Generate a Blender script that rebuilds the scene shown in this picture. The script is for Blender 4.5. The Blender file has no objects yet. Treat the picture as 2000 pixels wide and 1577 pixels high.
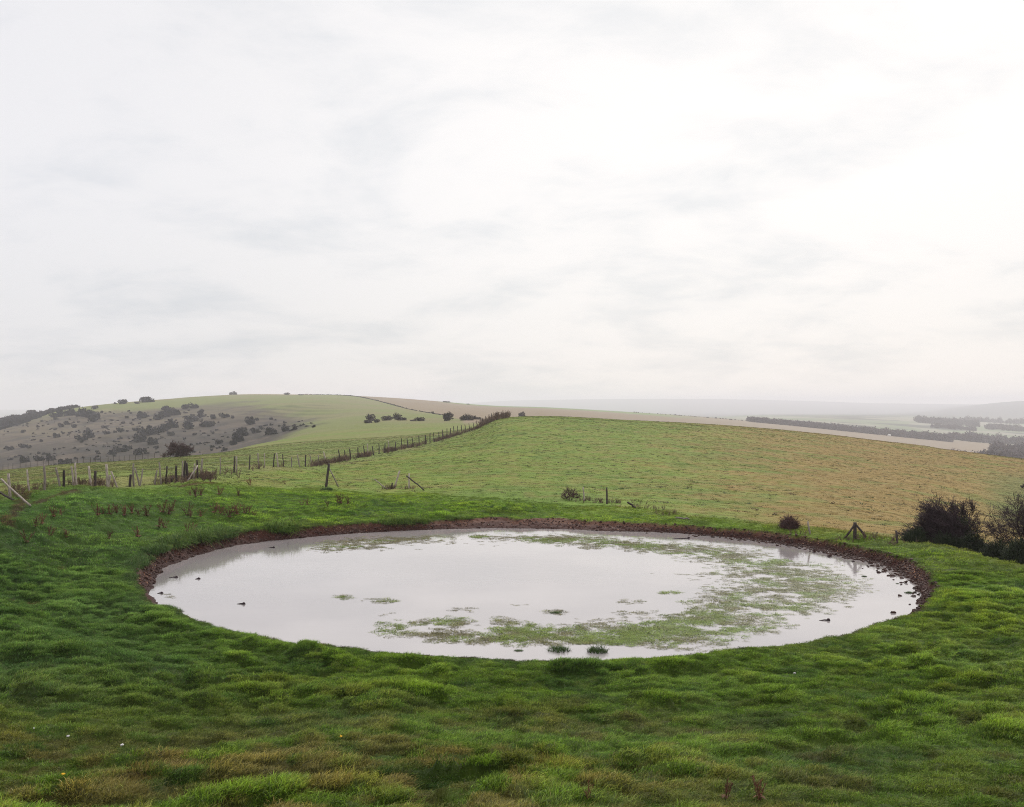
import bpy, math, random
import numpy as np
from mathutils import Vector, Matrix
PI = math.pi
scene = bpy.context.scene
C = scene.collection
H = 7.0            # eye height above the pond water (m)
F = 2123.0         # focal length in pixels of the 2000 px wide photograph
HZ = 788.0         # level of the horizon in that frame

# ------------------------------------------------------------------ camera
cam_d = bpy.data.cameras.new('camera')
cam = bpy.data.objects.new('camera', cam_d); C.objects.link(cam)
cam.location = (0, 0, H); cam.rotation_euler = (math.radians(90), 0, 0)
cam_d.sensor_width = 36; cam_d.lens = F/2000*36
cam_d.clip_start = 0.1; cam_d.clip_end = 40000
scene.camera = cam
scene.view_settings.view_transform = 'Standard'
scene.view_settings.look = 'None'
scene.view_settings.gamma = 1
scene.view_settings.exposure = 0.0
scene.cycles.max_bounces = 6
scene.cycles.diffuse_bounces = 2
scene.cycles.glossy_bounces = 3
scene.cycles.transmission_bounces = 3
scene.cycles.transparent_max_bounces = 8
scene.cycles.volume_bounces = 1
scene.cycles.use_denoising = True
scene.cycles.denoising_prefilter = 'NONE'
scene.cycles.filter_width = 1.0

# ------------------------------------------------------------------ node helpers
def nd(nt, typ, **kw):
    n = nt.nodes.new(typ)
    for k, v in kw.items():
        if k.startswith('i_'):
            n.inputs[k[2:].replace('_', ' ')].default_value = v
        else: setattr(n, k, v)
    return n
def lk(nt, a, b): nt.links.new(a, b)
def math_n(nt, op, a, b=None, clamp=False):
    n = nt.nodes.new('ShaderNodeMath'); n.operation = op; n.use_clamp = clamp
    for i, v in enumerate((a, b)):
        if v is None: continue
        if isinstance(v, (int, float)): n.inputs[i].default_value = v
        else: nt.links.new(v, n.inputs[i])
    return n.outputs[0]
def mixc(nt, fac, a, b, mode='MIX'):
    n = nt.nodes.new('ShaderNodeMix'); n.data_type = 'RGBA'; n.blend_type = mode
    for i, v in ((0, fac), (6, a), (7, b)):
        if isinstance(v, (int, float)): n.inputs[i].default_value = v
        elif isinstance(v, tuple): n.inputs[i].default_value = (*v[:3], 1)
        else: nt.links.new(v, n.inputs[i])
    return n.outputs[2]
def maprange(nt, v, a, b, c=0.0, d=1.0, smooth=True):
    n = nt.nodes.new('ShaderNodeMapRange')
    if smooth: n.interpolation_type = 'SMOOTHSTEP'
    nt.links.new(v, n.inputs[0])
    for i, x in enumerate((a, b, c, d)): n.inputs[i+1].default_value = x
    return n.outputs[0]
def noise(nt, vec, scale, detail=4, rough=0.5, dist=0.0):
    n = nt.nodes.new('ShaderNodeTexNoise')
    if vec is not None: nt.links.new(vec, n.inputs['Vector'])
    n.inputs['Scale'].default_value = scale; n.inputs['Detail'].default_value = detail
    n.inputs['Roughness'].default_value = rough; n.inputs['Distortion'].default_value = dist
    return n

# ------------------------------------------------------------------ world: overcast sky
SUN_EL, SUN_AZ = math.radians(29), math.radians(20)      # azimuth measured from the view direction towards the right
w = bpy.data.worlds.new('World'); scene.world = w; w.use_nodes = True
nt = w.node_tree; nt.nodes.clear()
out = nd(nt, 'ShaderNodeOutputWorld'); bg = nd(nt, 'ShaderNodeBackground')
tc = nd(nt, 'ShaderNodeTexCoord')
sep = nd(nt, 'ShaderNodeSeparateXYZ'); lk(nt, tc.outputs['Generated'], sep.inputs[0])
zc = math_n(nt, 'MAXIMUM', sep.outputs[2], 0.0)
den = math_n(nt, 'ADD', zc, 0.26)
cx = math_n(nt, 'DIVIDE', sep.outputs[0], den); cy = math_n(nt, 'DIVIDE', sep.outputs[1], den)
comb = nd(nt, 'ShaderNodeCombineXYZ'); lk(nt, cx, comb.inputs[0]); lk(nt, cy, comb.inputs[1])
n1 = noise(nt, comb.outputs[0], 1.5, 8, 0.55, 0.5)
mp = nd(nt, 'ShaderNodeMapping'); mp.inputs['Location'].default_value = (4.3, 1.7, 0); mp.inputs['Scale'].default_value = (1.0, 1.25, 1)
lk(nt, comb.outputs[0], mp.inputs['Vector'])
n2 = noise(nt, mp.outputs[0], 4.2, 8, 0.6, 0.3)
n3 = noise(nt, comb.outputs[0], 0.35, 2, 0.5)
cl = math_n(nt, 'ADD', math_n(nt, 'MULTIPLY', n1.outputs[0], 0.62), math_n(nt, 'MULTIPLY', n2.outputs[0], 0.38))
clf = maprange(nt, cl, 0.33, 0.56)
# cloud base: pale cool grey where thick, warm white where thin
ccol = mixc(nt, clf, (0.81, 0.82, 0.835), (0.985, 0.960, 0.946))
# the cloud deck is darker and bluer to the west (left), brightest towards the hidden sun
side = maprange(nt, sep.outputs[0], -0.50, 0.10)
ccol = mixc(nt, 1.0, ccol, mixc(nt, side, (0.90, 0.915, 0.955), (1.0, 1.0, 1.0)), 'MULTIPLY')
# luminance climbs towards the zenith as under any overcast
zen = maprange(nt, sep.outputs[2], 0.38, 0.95, 1.0, 1.6)
hor = maprange(nt, sep.outputs[2], 0.0, 0.22, 0.90, 1.0)
ccol = mixc(nt, 1.0, ccol, math_n(nt, 'MULTIPLY', zen, hor), 'MULTIPLY')
vd = nd(nt, 'ShaderNodeVectorMath'); vd.operation = 'DOT_PRODUCT'
vd.inputs[1].default_value = (math.sin(0.19)*math.cos(0.25), math.cos(0.19)*math.cos(0.25), math.sin(0.25))
lk(nt, tc.outputs['Generated'], vd.inputs[0])
glow = maprange(nt, vd.outputs['Value'], 0.90, 1.0, 1.0, 1.05)
ccol = mixc(nt, 1.0, ccol, glow, 'MULTIPLY')
sky = nd(nt, 'ShaderNodeTexSky'); sky.sky_type = 'NISHITA'; sky.sun_disc = False
sky.sun_elevation = SUN_EL; sky.sun_rotation = SUN_AZ
skys = mixc(nt, 1.0, sky.outputs[0], (0.1, 0.1, 0.1), 'MULTIPLY')
fin = mixc(nt, 0.95, skys, ccol)
lk(nt, fin, bg.inputs[0]); bg.inputs[1].default_value = 1.0
lk(nt, bg.outputs[0], out.inputs[0])

sun_d = bpy.data.lights.new('sun', 'SUN'); sun_d.energy = 2.5; sun_d.angle = math.radians(10); sun_d.color = (1, 0.96, 0.9)
sun = bpy.data.objects.new('sun', sun_d); C.objects.link(sun)
sd = Vector((math.sin(SUN_AZ)*math.cos(SUN_EL), math.cos(SUN_AZ)*math.cos(SUN_EL), math.sin(SUN_EL)))
sun.rotation_euler = sd.to_track_quat('Z', 'Y').to_euler()

# ------------------------------------------------------------------ numeric helpers
def hash2(ix, iy, seed):
    h = (ix.astype(np.int64)*374761393 + iy.astype(np.int64)*668265263 + seed*1442695041) & 0xffffffff
    h = ((h ^ (h >> 13))*1274126177) & 0xffffffff
    h = (h ^ (h >> 16)) & 0xffffffff
    return h/4294967295.0
def vnoise(x, y, seed=0):
    ix = np.floor(x); iy = np.floor(y); fx = x-ix; fy = y-iy
    fx = fx*fx*fx*(fx*(fx*6-15)+10); fy = fy*fy*fy*(fy*(fy*6-15)+10)
    a = hash2(ix, iy, seed); b = hash2(ix+1, iy, seed); c = hash2(ix, iy+1, seed); d = hash2(ix+1, iy+1, seed)
    return (a*(1-fx)+b*fx)*(1-fy)+(c*(1-fx)+d*fx)*fy
def fbm(x, y, octv=4, seed=0, gain=0.5):
    s = 0; a = 1; t = 0
    for o in range(octv):
        ca, sa = math.cos(0.7*o), math.sin(0.7*o)
        s = s + a*vnoise((x*ca-y*sa)*2**o+o*17.3, (x*sa+y*ca)*2**o-o*9.1, seed+o); t += a; a *= gain
    return s/t
def sstep(a, b, x):
    t = np.clip((x-a)/(b-a), 0, 1); return t*t*(3-2*t)
def pchip(x, y, xq):
    """monotone cubic along the last axis of y"""
    h = np.diff(x); d = np.diff(y, axis=-1)/h
    m = np.zeros_like(y)
    w1 = 2*h[1:]+h[:-1]; w2 = h[1:]+2*h[:-1]
    d0, d1 = d[..., :-1], d[..., 1:]
    with np.errstate(divide='ignore', invalid='ignore'):
        mm = (w1+w2)/(w1/d0+w2/d1)
    m[..., 1:-1] = np.where(d0*d1 > 0, mm, 0)
    m[..., 0] = d[..., 0]; m[..., -1] = d[..., -1]
    i = np.clip(np.searchsorted(x, xq)-1, 0, len(x)-2); t = (xq-x[i])/h[i]; hh = h[i]
    return (y[..., i]*(1+2*t)*(1-t)**2 + m[..., i]*hh*t*(1-t)**2 + y[..., i+1]*t*t*(3-2*t) + m[..., i+1]*hh*t*t*(t-1))

# ------------------------------------------------------------------ land form
COLS = np.array([-400, 0, 125, 250, 375, 500, 625, 750, 875, 930, 980, 1050, 1250, 1375, 1500, 1750, 2000, 2400], float)
YN = [-12, 0, 6, 12, 18, 24, 30, 40, 50]
ZN = np.array([
 [6.0]*18, [5.0]*18, [3.8]*18, [2.54]*18,
 [2.1, 1.85, 1.8, 1.75, 1.7, 1.65, 1.65, 1.65, 1.65, 1.65, 1.65, 1.65, 1.65, 1.65, 1.65, 1.65, 1.65, 1.7],
 [1.7, 1.5, 1.4, 1.25, 1.1, .95, .9, .9, .9, .9, .9, .9, .9, .9, .9, .9, 1.0, 1.2],
 [1.6, 1.4, 1.3, 1.1, .8, .5, .4, .4, .4, .4, .4, .4, .4, .4, .4, .5, .75, .9],
 [1.8, 1.6, 1.4, 1.1, .8, .5, .45, .45, .45, .45, .45, .45, .45, .45, .45, .45, .55, .5],
 [2.1, 1.9, 1.7, 1.3, .95, .55, .48, .48, .48, .48, .48, .48, .48, .48, .48, .1, -.7, -1.4]])
#        -400    0   125   250   375   500   625   750   875   930   980  1050  1250  1375  1500  1750  2000  2400
YF = [60, 75, 100, 150, 220, 300, 450, 650, 900, 1300, 1800, 2600, 4000, 7000, 12000]
PF = np.array([
 [ 965,  962,  953,  972,  985, 1000, 1012, 1016, 1018, 1018, 1018, 1018, 1018, 1022, 1029, 1046, 1094, 1130],
 [ 952,  948,  938,  930,  932,  958,  968,  972,  972,  972,  972,  972,  975,  981,  991, 1016, 1071, 1110],
 [ 945,  936,  926,  915,  911,  917,  930,  931,  929,  927,  926,  926,  930,  937,  943,  973, 1017, 1060],
 [ 940,  926,  914,  907,  899,  898,  894,  885,  877,  872,  862,  860,  864,  871,  880,  912,  944,  985],
 [ 940,  919,  907,  900,  890,  879,  870,  862,  848,  839,  818,  814,  823,  829,  838,  866,  898,  940],
 [ 990,  945,  935,  925,  905,  868,  852,  845,  838,  831,  821,  820,  834,  845,  858,  890,  925,  980],
 [ 985,  935,  925,  915,  900,  874,  836,  825,  822,  821,  826,  828,  850,  868,  885,  915,  950, 1010],
 [ 950,  895,  881,  870,  860,  842,  824,  812,  810,  809,  812,  813,  842,  858,  875,  905,  935,  990],
 [ 900,  850,  838,  826,  815,  804,  796,  798,  801,  801,  803,  804,  826,  845,  858,  890,  915,  960],
 [ 860,  818,  799,  785,  777,  775,  776,  782,  790,  794,  796,  798,  812,  825,  838,  868,  893,  930],
 [ 870,  838,  815,  795,  776,  770,  771.5, 776, 785,  790,  793,  795,  806,  815,  826,  851,  874,  900],
 [ 860,  838,  825,  812,  795,  785,  785,  788,  795,  800,  804,  806,  812,  818,  819,  829,  846,  860],
 [ 850,  840,  835,  825,  815,  812,  812,  812,  812,  812,  812,  812,  814,  815,  811,  813,  824,  830],
 [ 815,  815,  815,  810,  808,  808,  808,  808,  806,  805,  804,  804,  806,  807,  807,  806,  783,  776],
 [ 800,  800,  800,  798,  798,  797,  796,  795,  790,  786,  783,  781,  779,  779,  781,  788,  790,  790]])
YF = np.array(YF, float)
ZF = H-(PF-HZ)/F*YF[:, None]
YK = np.concatenate([YN, YF]); ZK = np.concatenate([ZN, ZF])
TK = np.log(YK+20)
TQ = np.linspace(TK[0], TK[-1], 900); PQ = np.linspace(-400, 2400, 561)
Z1 = pchip(TK, ZK.T, TQ)                       # cols x TQ
# smooth across the columns too
Z2 = pchip(COLS, Z1.T, PQ)                     # TQ x PQ
ker = np.array([1, 3, 6, 8, 6, 3, 1.]); ker /= ker.sum()
Zp = np.pad(Z2, ((0, 0), (3, 3)), mode='edge')
Z2 = sum(ker[k]*Zp[:, k:k+Z2.shape[1]] for k in range(7))
def px_of(X, Y): return 1000+F*X/np.maximum(Y, 9.0)
def zland(X, Y):
    t = (np.log(np.clip(Y, -12, 12000)+20)-TQ[0])/(TQ[1]-TQ[0]); p = (np.clip(px_of(X, Y), -400, 2400)+400)/5.0
    i = np.clip(t.astype(int), 0, len(TQ)-2); j = np.clip(p.astype(int), 0, len(PQ)-2); a = t-i; b = p-j
    return (Z2[i, j]*(1-b)+Z2[i, j+1]*b)*(1-a)+(Z2[i+1, j]*(1-b)+Z2[i+1, j+1]*b)*a

# pond outline: (px, py, height of the thing seen there)
CXP, CYP = 0.6, 44.9
far_edge = [(297,1150),(299,1132),(318,1112),(350,1097),(400,1080),(450,1068),(520,1057),(600,1050),(700,1042),(800,1036),(950,1032),(1100,1034),
 (1200,1038),(1300,1040),(1400,1047),(1500,1057),(1600,1072),(1680,1090),(1740,1110),(1780,1135),(1793,1160)]
near_edge = [(1786,1178),(1760,1195),(1710,1212),(1640,1232),(1560,1247),(1490,1258),(1400,1268),(1300,1280),(1150,1287),(1040,1288),(950,1284),
 (850,1278),(750,1268),(650,1257),(560,1246),(500,1236),(440,1222),(400,1208),(370,1193),(330,1178),(310,1165)]
def ground_pt(px, py, z=0.0):
    Y = (H-z)*F/(py-HZ); return (px-1000)/F*Y, Y
def polar(pts):
    a = []
    for x, y in pts: a.append((math.atan2(y-CYP, x-CXP), math.hypot(x-CXP, y-CYP)))
    a.sort(); return np.array(a)
wpts = [ground_pt(*p) for p in far_edge]
for p in near_edge:
    x, y = ground_pt(p[0], p[1], 0.34); wpts.append((x*1.012, y+0.35))
PW = polar(wpts)
def rwater(th):
    return np.interp(th, PW[:, 0], PW[:, 1], period=2*PI)
_tt = np.linspace(-PI, PI, 721); _rr = rwater(_tt)
_k = np.hanning(17); _k /= _k.sum(); _rr = np.convolve(np.pad(_rr[:-1], 8, mode='wrap'), _k, 'valid'); _rr = np.append(_rr, _rr[0])
mud = [(275,1125),(285,1106),(305,1088),(340,1074),(400,1060),(500,1044),(600,1031),(700,1023),(800,1018),(900,1012),(1000,1008),(1100,1011),(1200,1016),
 (1300,1022),(1400,1030),(1500,1040),(1600,1053),(1700,1072),(1760,1090),(1808,1112),(1822,1135),(1812,1160)]
MP = polar([ground_pt(p[0], p[1], 0.42) for p in mud])
def s_theta(X, Y):
    th = np.arctan2(Y-CYP, X-CXP); r = np.hypot(X-CXP, Y-CYP)
    R = np.interp(th, _tt, _rr)
    # small irregularities of the shore
    R = R + (fbm(np.cos(th)*9+30, np.sin(th)*9+30, 3, 77)-0.5)*0.5 + (vnoise(np.cos(th)*40+90, np.sin(th)*40+90, 78)-0.5)*0.12
    return r-R, th, R
_mw = np.clip(MP[:, 1]-np.interp(MP[:, 0], _tt, _rr), np.where(np.abs(MP[:, 0]) > 2.0, .8, .6), 2.3)
MW_t = np.concatenate([[-PI+0.45], MP[:, 0][(MP[:, 0] > -0.5)], [-0.9, -1.5, -2.2]]); MW_w = np.concatenate([[0.5], _mw[MP[:, 0] > -0.5], [0.5, 0.45, 0.45]])
_o = np.argsort(MW_t); MW_t = MW_t[_o]; MW_w = MW_w[_o]
def mudw(th, X=None, Y=None):
    m = np.interp(th, MW_t, MW_w, period=2*PI)
    return m
def bankh(th):          # height of the bank top
    return np.interp(th, [-PI, -2.4, -1.57, -0.8, 0, 0.6, 1.57, 2.3, 2.8, PI], [.58, .34, .30, .34, .45, .38, .38, .50, .66, .66])

def tuss(X, Y):
    """0..1 tussock field of the rank grass"""
    wx = X+1.2*fbm(X*.5, Y*.5, 2, 5); wy = Y+1.2*fbm(X*.5+9, Y*.5, 2, 6)
    a = fbm(wx*1.25, wy*1.55, 3, 11)
    b = fbm(wx*3.6, wy*4.0, 2, 12)
    c = fbm(wx*.35+50, wy*.4, 2, 23)
    rg = 1-np.abs(2*fbm(wx*.42+40, wy*1.25+9, 3, 14)-1)*2.6         # low ledges trodden along the slope
    t = .34*sstep(.36, .62, a)+.28*sstep(.30, .68, b)+.18*sstep(.32, .66, c)+.38*np.clip(rg, 0, 1)**2
    q = .50+.50*sstep(.38, .58, fbm(X*.28, Y*.28, 3, 25))
    return np.clip(.28+(t-.28)*q, 0, 1)
def zoneR(X, Y, s):
    """rank (long, lumpy) grass amount: around the pond and in the foreground"""
    # outer limit of the rank grass behind the pond
    lim = np.interp(px_of(X, Y), [-400, 0, 300, 600, 820, 1000, 1100, 1230, 1350, 1500, 1700, 2000, 2400], [60, 58, 64, 80, 76, 72, 68, 66, 62, 57.5, 53, 46, 40])
    lim = lim+3*(fbm(X*.3, Y*.3, 3, 21)-.5)
    return 1-sstep(lim-7, lim+7.0, Y)
def height(X, Y, bumps=True):
    X = np.asarray(X, float); Y = np.asarray(Y, float)
    z = zland(X, Y)
    near = (Y > 15) & (Y < 90)
    s, th, R = s_theta(X, Y)
    P = bankh(th)
    z = np.where(near, P+(z-P)*sstep(2.8, 7.5, s), z)
    m = mudw(th)*(0.92+0.5*(fbm(np.cos(th)*14+50, np.sin(th)*14+50, 3, 31)-.5)*2*.7)
    if bumps:
        R_ = zoneR(X, Y, s)*(Y < 120)
        t = tuss(X, Y)
        amp = (0.40+.16*sstep(14, 20, Y))*np.clip(R_, 0, 1)*sstep(m*0.9, m+1.2, s)
        z = z+amp*(t-0.45)
        # middle-distance field unevenness
        z = z+(1-R_)*(Y > 50)*(0.25*(fbm(X*.12, Y*.12, 3, 41)-.5)+0.10*(fbm(X*1.1, Y*.9, 3, 42)-.5))*np.clip(1-(Y-300)/200, 0, 1)
        # far slopes: spurs and sheep terracettes
        pq = px_of(X, Y)
        sc = sstep(430, 600, Y)*(1-sstep(900, 1250, Y))*(1-sstep(560, 700, pq))
        z = z+sc*(5.0*(fbm(X*.010, Y*.008, 4, 51)-.5)+1.3*(fbm(X*.05, Y*.05, 3, 52)-.5))
        z = z+sstep(1000, 2500, Y)*3*(fbm(X*.003, Y*.003, 3, 53)-.5)
    u = np.clip(s/np.maximum(m, .05), 0, 1)
    prof = u**0.75*0.72+0.28*sstep(0.8, 1.0, u)
    if bumps:
        prof = prof+(fbm(X*2.2, Y*2.2, 3, 61)-.5)*0.30*np.sin(np.clip(u, 0, 1)*PI)
    bank = -0.02+(z+0.02)*prof
    bed = -0.02-0.45*sstep(0, 4, -s)
    z = np.where(near, np.where(s < 0, bed, np.where(s < m, bank, z)), z)
    return z
def mud_amount(X, Y):
    s, th, R = s_theta(X, Y)
    m = mudw(th)*(0.92+0.5*(fbm(np.cos(th)*14+50, np.sin(th)*14+50, 3, 31)-.5)*2*.7)
    return s, th, m

def seen_at(px, py, ymin=60, ymax=3500):
    """distance at which the land first shows at that height of the frame, seen along that bearing"""
    Y = np.exp(np.linspace(math.log(ymin), math.log(ymax), 3000)); X = (px-1000)/F*Y
    pyt = HZ+(H-height(X, Y))/Y*F
    k = np.nonzero(pyt <= py)[0]
    i = k[0] if len(k) else int(np.argmin(pyt))
    return float(X[i]), float(Y[i]), float(height(X[i:i+1], Y[i:i+1])[0])

# ------------------------------------------------------------------ land colour (albedo)
def lerp(a, b, t): return a+(np.asarray(b)-a)*t[..., None]
def albedo(X, Y):
    pq = px_of(X, Y); n = X.shape
    A = np.zeros(n+(3,))
    big = fbm(X*.16, Y*.16, 4, 101); mid = fbm(X*.7, Y*.7, 4, 102); fine = fbm(X*3, Y*3, 3, 103)
    s, th, m = mud_amount(X, Y)
    # rank grass
    g = np.zeros(n+(3,))+np.array([.108, .215, .018])
    g = lerp(g, [.062, .145, .018], sstep(.5, .72, mid))
    g = lerp(g, [.165, .260, .026], sstep(.46, .64, .5*big+.5*fine)*.7)
    g = lerp(g, [.070, .165, .042], sstep(700, 150, pq)*sstep(14, 24, Y)*.7)
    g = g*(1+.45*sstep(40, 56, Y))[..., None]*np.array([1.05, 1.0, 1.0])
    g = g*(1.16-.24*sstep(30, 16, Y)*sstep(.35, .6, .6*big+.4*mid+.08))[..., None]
    dry = sstep(22, 14.5, Y+6*(big-.5))*sstep(1900, 1000, pq+500*(mid-.5))
    dry = np.clip(dry*sstep(.46, .60, .25*mid+.35*fbm(X*1.7, Y*1.7, 3, 108)+.30*fine+.1*big+.045), 0, 1)
    g = lerp(g, [.190, .165, .045], dry*.8)
    g = lerp(g, [.125, .055, .035], sstep(.66, .74, fbm(X*.9+31, Y*.9, 3, 104))*.35*sstep(26, 16, Y))
    # dry dock / worn patch at the left behind the pond
    # open field
    f = np.zeros(n+(3,))+np.array([.145, .200, .030])
    br = np.clip(sstep(1190, 1680, pq+260*(big-.5)+160*(mid-.5))+.25*sstep(.5, .62, mid), 0, 1)
    f = lerp(f, [.250, .162, .058], br*.95)
    f = lerp(f, [.110, .170, .026], sstep(.56, .68, fbm(X*.22, Y*.3, 4, 105))*.75*(1-.35*br))
    f = lerp(f, [.21, .17, .06], sstep(.56, .66, fbm(X*.75+7, Y*.45, 4, 106))*.4)
    f = lerp(f, [.11, .15, .045], sstep(1880, 1990, pq)*sstep(180, 150, Y)*sstep(80, 110, Y)*.6)
    # beyond the left fence
    lf = sstep(1.0, -1.0, X-np.interp(Y, [0, 50, 58, 66, 78, 93, 110, 133, 166, 205, 240, 330, 500], [-28, -27, -26, -23, -21, -22.5, -21.5, -17, -12, -9, -3.2, 10, 20]))
    f2 = np.zeros(n+(3,))+np.array([.150, .185, .045])
    f2 = lerp(f2, [.20, .175, .070], sstep(.45, .6, fbm(X*.06, Y*.1, 4, 107))*.6)
    f = lerp(f, [0, 0, 0], lf)+f2*lf[..., None]
    f = f*np.array([.90, .92, .80])
    R_ = zoneR(X, Y, s)
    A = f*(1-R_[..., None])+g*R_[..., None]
    A = A*(1-(lf*(Y > 50)*R_)[..., None])+f2*(lf*(Y > 50)*R_)[..., None]
    # far country
    hill = np.zeros(n+(3,))+np.array([.142, .158, .046])
    hill = lerp(hill, [.17, .15, .070], sstep(.42, .62, fbm(X*.02, Y*.012, 4, 111))*.7)
    scp = sstep(420, 480, Y)*sstep(1130, 930, Y+320*(fbm(X*.012, Y*.008, 5, 112)-.5))*sstep(610, 520, pq+150*(fbm(X*.03, Y*.015, 4, 115)-.5)+sstep(700, 1000, Y)*90)
    hill = lerp(hill, [.048, .036, .030], scp*.95)
    hill = lerp(hill, [.120, .095, .058], scp*sstep(690, 900, Y+200*(fbm(X*.02, Y*.01, 3, 116)-.5))*.8)
    hill = lerp(hill, [.095, .072, .052], scp*sstep(.5, .62, fbm(X*.03, Y*.02, 5, 113))*.8)
    hill = lerp(hill, [.035, .032, .030], scp*sstep(.54, .64, fbm(X*.09, Y*.05, 5, 114))*.6)
    zt_ = zland(X, Y)+1.2*fbm(X*.02, Y*.02, 3, 117); trk = (.5+.5*np.sin(zt_*2*PI/1.7))*sstep(.42, .6, fbm(X*.012, Y*.02, 3, 118))
    hill = hill*(1-.38*trk*sstep(430, 520, Y)*sstep(1150, 950, Y)*sstep(720, 560, pq))[..., None]     # sheep tracks along the contour
    pxh = np.interp(Y, [450, 620, 850, 1150, 1500, 1800, 2600], [905, 870, 810, 750, 700, 650, 600])
    brown = sstep(-3, 3, pq-pxh)*(Y > 330)
    hill = lerp(hill, [.205, .158, .105], brown)
    hill = lerp(hill, [.15, .20, .08], brown*sstep(1450, 1500, Y)*sstep(840, 900, pq)*sstep(1400, 1250, pq))
    hill = lerp(hill, [.27, .19, .125], (Y > 1550)*sstep(415, 440, pq)*sstep(640, 600, pq)*1.0)
    # valley on the right
    v = (Y > 1850)*sstep(1350, 1420, pq)
    patch = fbm(X*.004, Y*.0025, 3, 121)
    hill = lerp(hill, [.15, .18, .10], v*1.0)
    hill = lerp(hill, [.22, .215, .16], v*sstep(.5, .55, patch))
    hill = lerp(hill, [.06, .065, .05], v*sstep(.60, .63, fbm(X*.006, Y*.0035, 4, 122)))
    hill = lerp(hill, [.11, .12, .115], sstep(3300, 5000, Y))  # farthest land fades to grey, haze painted into its colour
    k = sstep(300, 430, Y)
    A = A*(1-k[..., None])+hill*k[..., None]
    # worn earth: cattle path and scrapes at the left
    for (ax, ay, bx_, by_, wd) in ((60, 985, 150, 968, .55), (8, 1040, 60, 985, .5), (355, 944, 415, 936, .6), (112, 1069, 138, 1066, .35), (20, 1130, 58, 1132, .4)):
        zz = 2.0 if ay < 1000 else (1.5 if ay < 1200 else 1.7)
        p0 = np.array(ground_pt(ax, ay, zz)); p1 = np.array(ground_pt(bx_, by_, zz)); d = p1-p0; L = d@d
        t = np.clip(((X-p0[0])*d[0]+(Y-p0[1])*d[1])/L, 0, 1)
        dist = np.hypot(X-p0[0]-t*d[0], Y-p0[1]-t*d[1])+.5*(fine-.5)
        A = lerp(A, [.13, .07, .045], sstep(wd*.8, wd*.2, dist)*.8*(Y < 90))
    # mud of the pond
    mu = np.zeros(n+(3,))+np.array([.046, .016, .011])
    mu = lerp(mu, [.125, .062, .042], sstep(.45, .85, s/np.maximum(m, .1)+.6*(mid-.5))*.75*sstep(2.4,1.9,th)*sstep(.35,.7,th))
    mu = lerp(mu, [.030, .014, .012], sstep(.35, .0, s)*.8)
    nearp = ((Y > 20) & (Y < 80)).astype(float)
    mk = nearp*sstep(m+.12, m-.05, s+.25*(fine-.5))
    A = A*(1-mk[..., None])+mu*mk[..., None]
    return np.clip(A, .005, .6), mk

# ------------------------------------------------------------------ object helpers
def tag(o, label=None, cat=None, group=None, kind=None):
    if label: o['label'] = label
    if cat: o['category'] = cat
    if group: o['group'] = group
    if kind: o['kind'] = kind
    return o
def empty(name, loc, rz=0.0):
    o = bpy.data.objects.new(name, None); C.objects.link(o); o.location = loc; o.rotation_euler = (0, 0, rz); o.empty_display_size = .2
    return o
def mesh_from(name, V, Fc, smooth=False):
    me = bpy.data.meshes.new(name)
    V = np.asarray(V, np.float32); me.vertices.add(len(V)); me.vertices.foreach_set('co', V.ravel())
    if isinstance(Fc, np.ndarray):
        nf, k = Fc.shape
        me.loops.add(nf*k); me.loops.foreach_set('vertex_index', Fc.ravel().astype(np.int32))
        me.polygons.add(nf); me.polygons.foreach_set('loop_start', np.arange(0, nf*k, k, dtype=np.int32))
    else:
        lens = np.array([len(f) for f in Fc]); flat = np.concatenate([np.asarray(f) for f in Fc]).astype(np.int32)
        me.loops.add(len(flat)); me.loops.foreach_set('vertex_index', flat)
        me.polygons.add(len(lens)); me.polygons.foreach_set('loop_start', np.concatenate([[0], np.cumsum(lens)[:-1]]).astype(np.int32))
    me.update(calc_edges=True); me.validate()
    if smooth: me.polygons.foreach_set('use_smooth', np.ones(len(me.polygons), bool))
    return me
def obj(name, me, mat=None, parent=None, loc=None):
    o = bpy.data.objects.new(name, me); C.objects.link(o)
    if mat and not me.materials: me.materials.append(mat)
    if parent: o.parent = parent
    if loc is not None: o.location = loc
    return o
def copy_tree(o, parent=None):
    c = o.copy(); C.objects.link(c)
    if parent: c.parent = parent
    for ch in list(o.children): copy_tree(ch, c)
    return c
def fattr(me, name, vals, typ='FLOAT', dom='POINT'):
    a = me.attributes.new(name, typ, dom)
    vals = np.asarray(vals, np.float32 if typ != 'INT' else np.int32)
    a.data.foreach_set({'FLOAT': 'value', 'INT': 'value', 'FLOAT_VECTOR': 'vector', 'FLOAT_COLOR': 'color'}[typ], vals.ravel())

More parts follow.
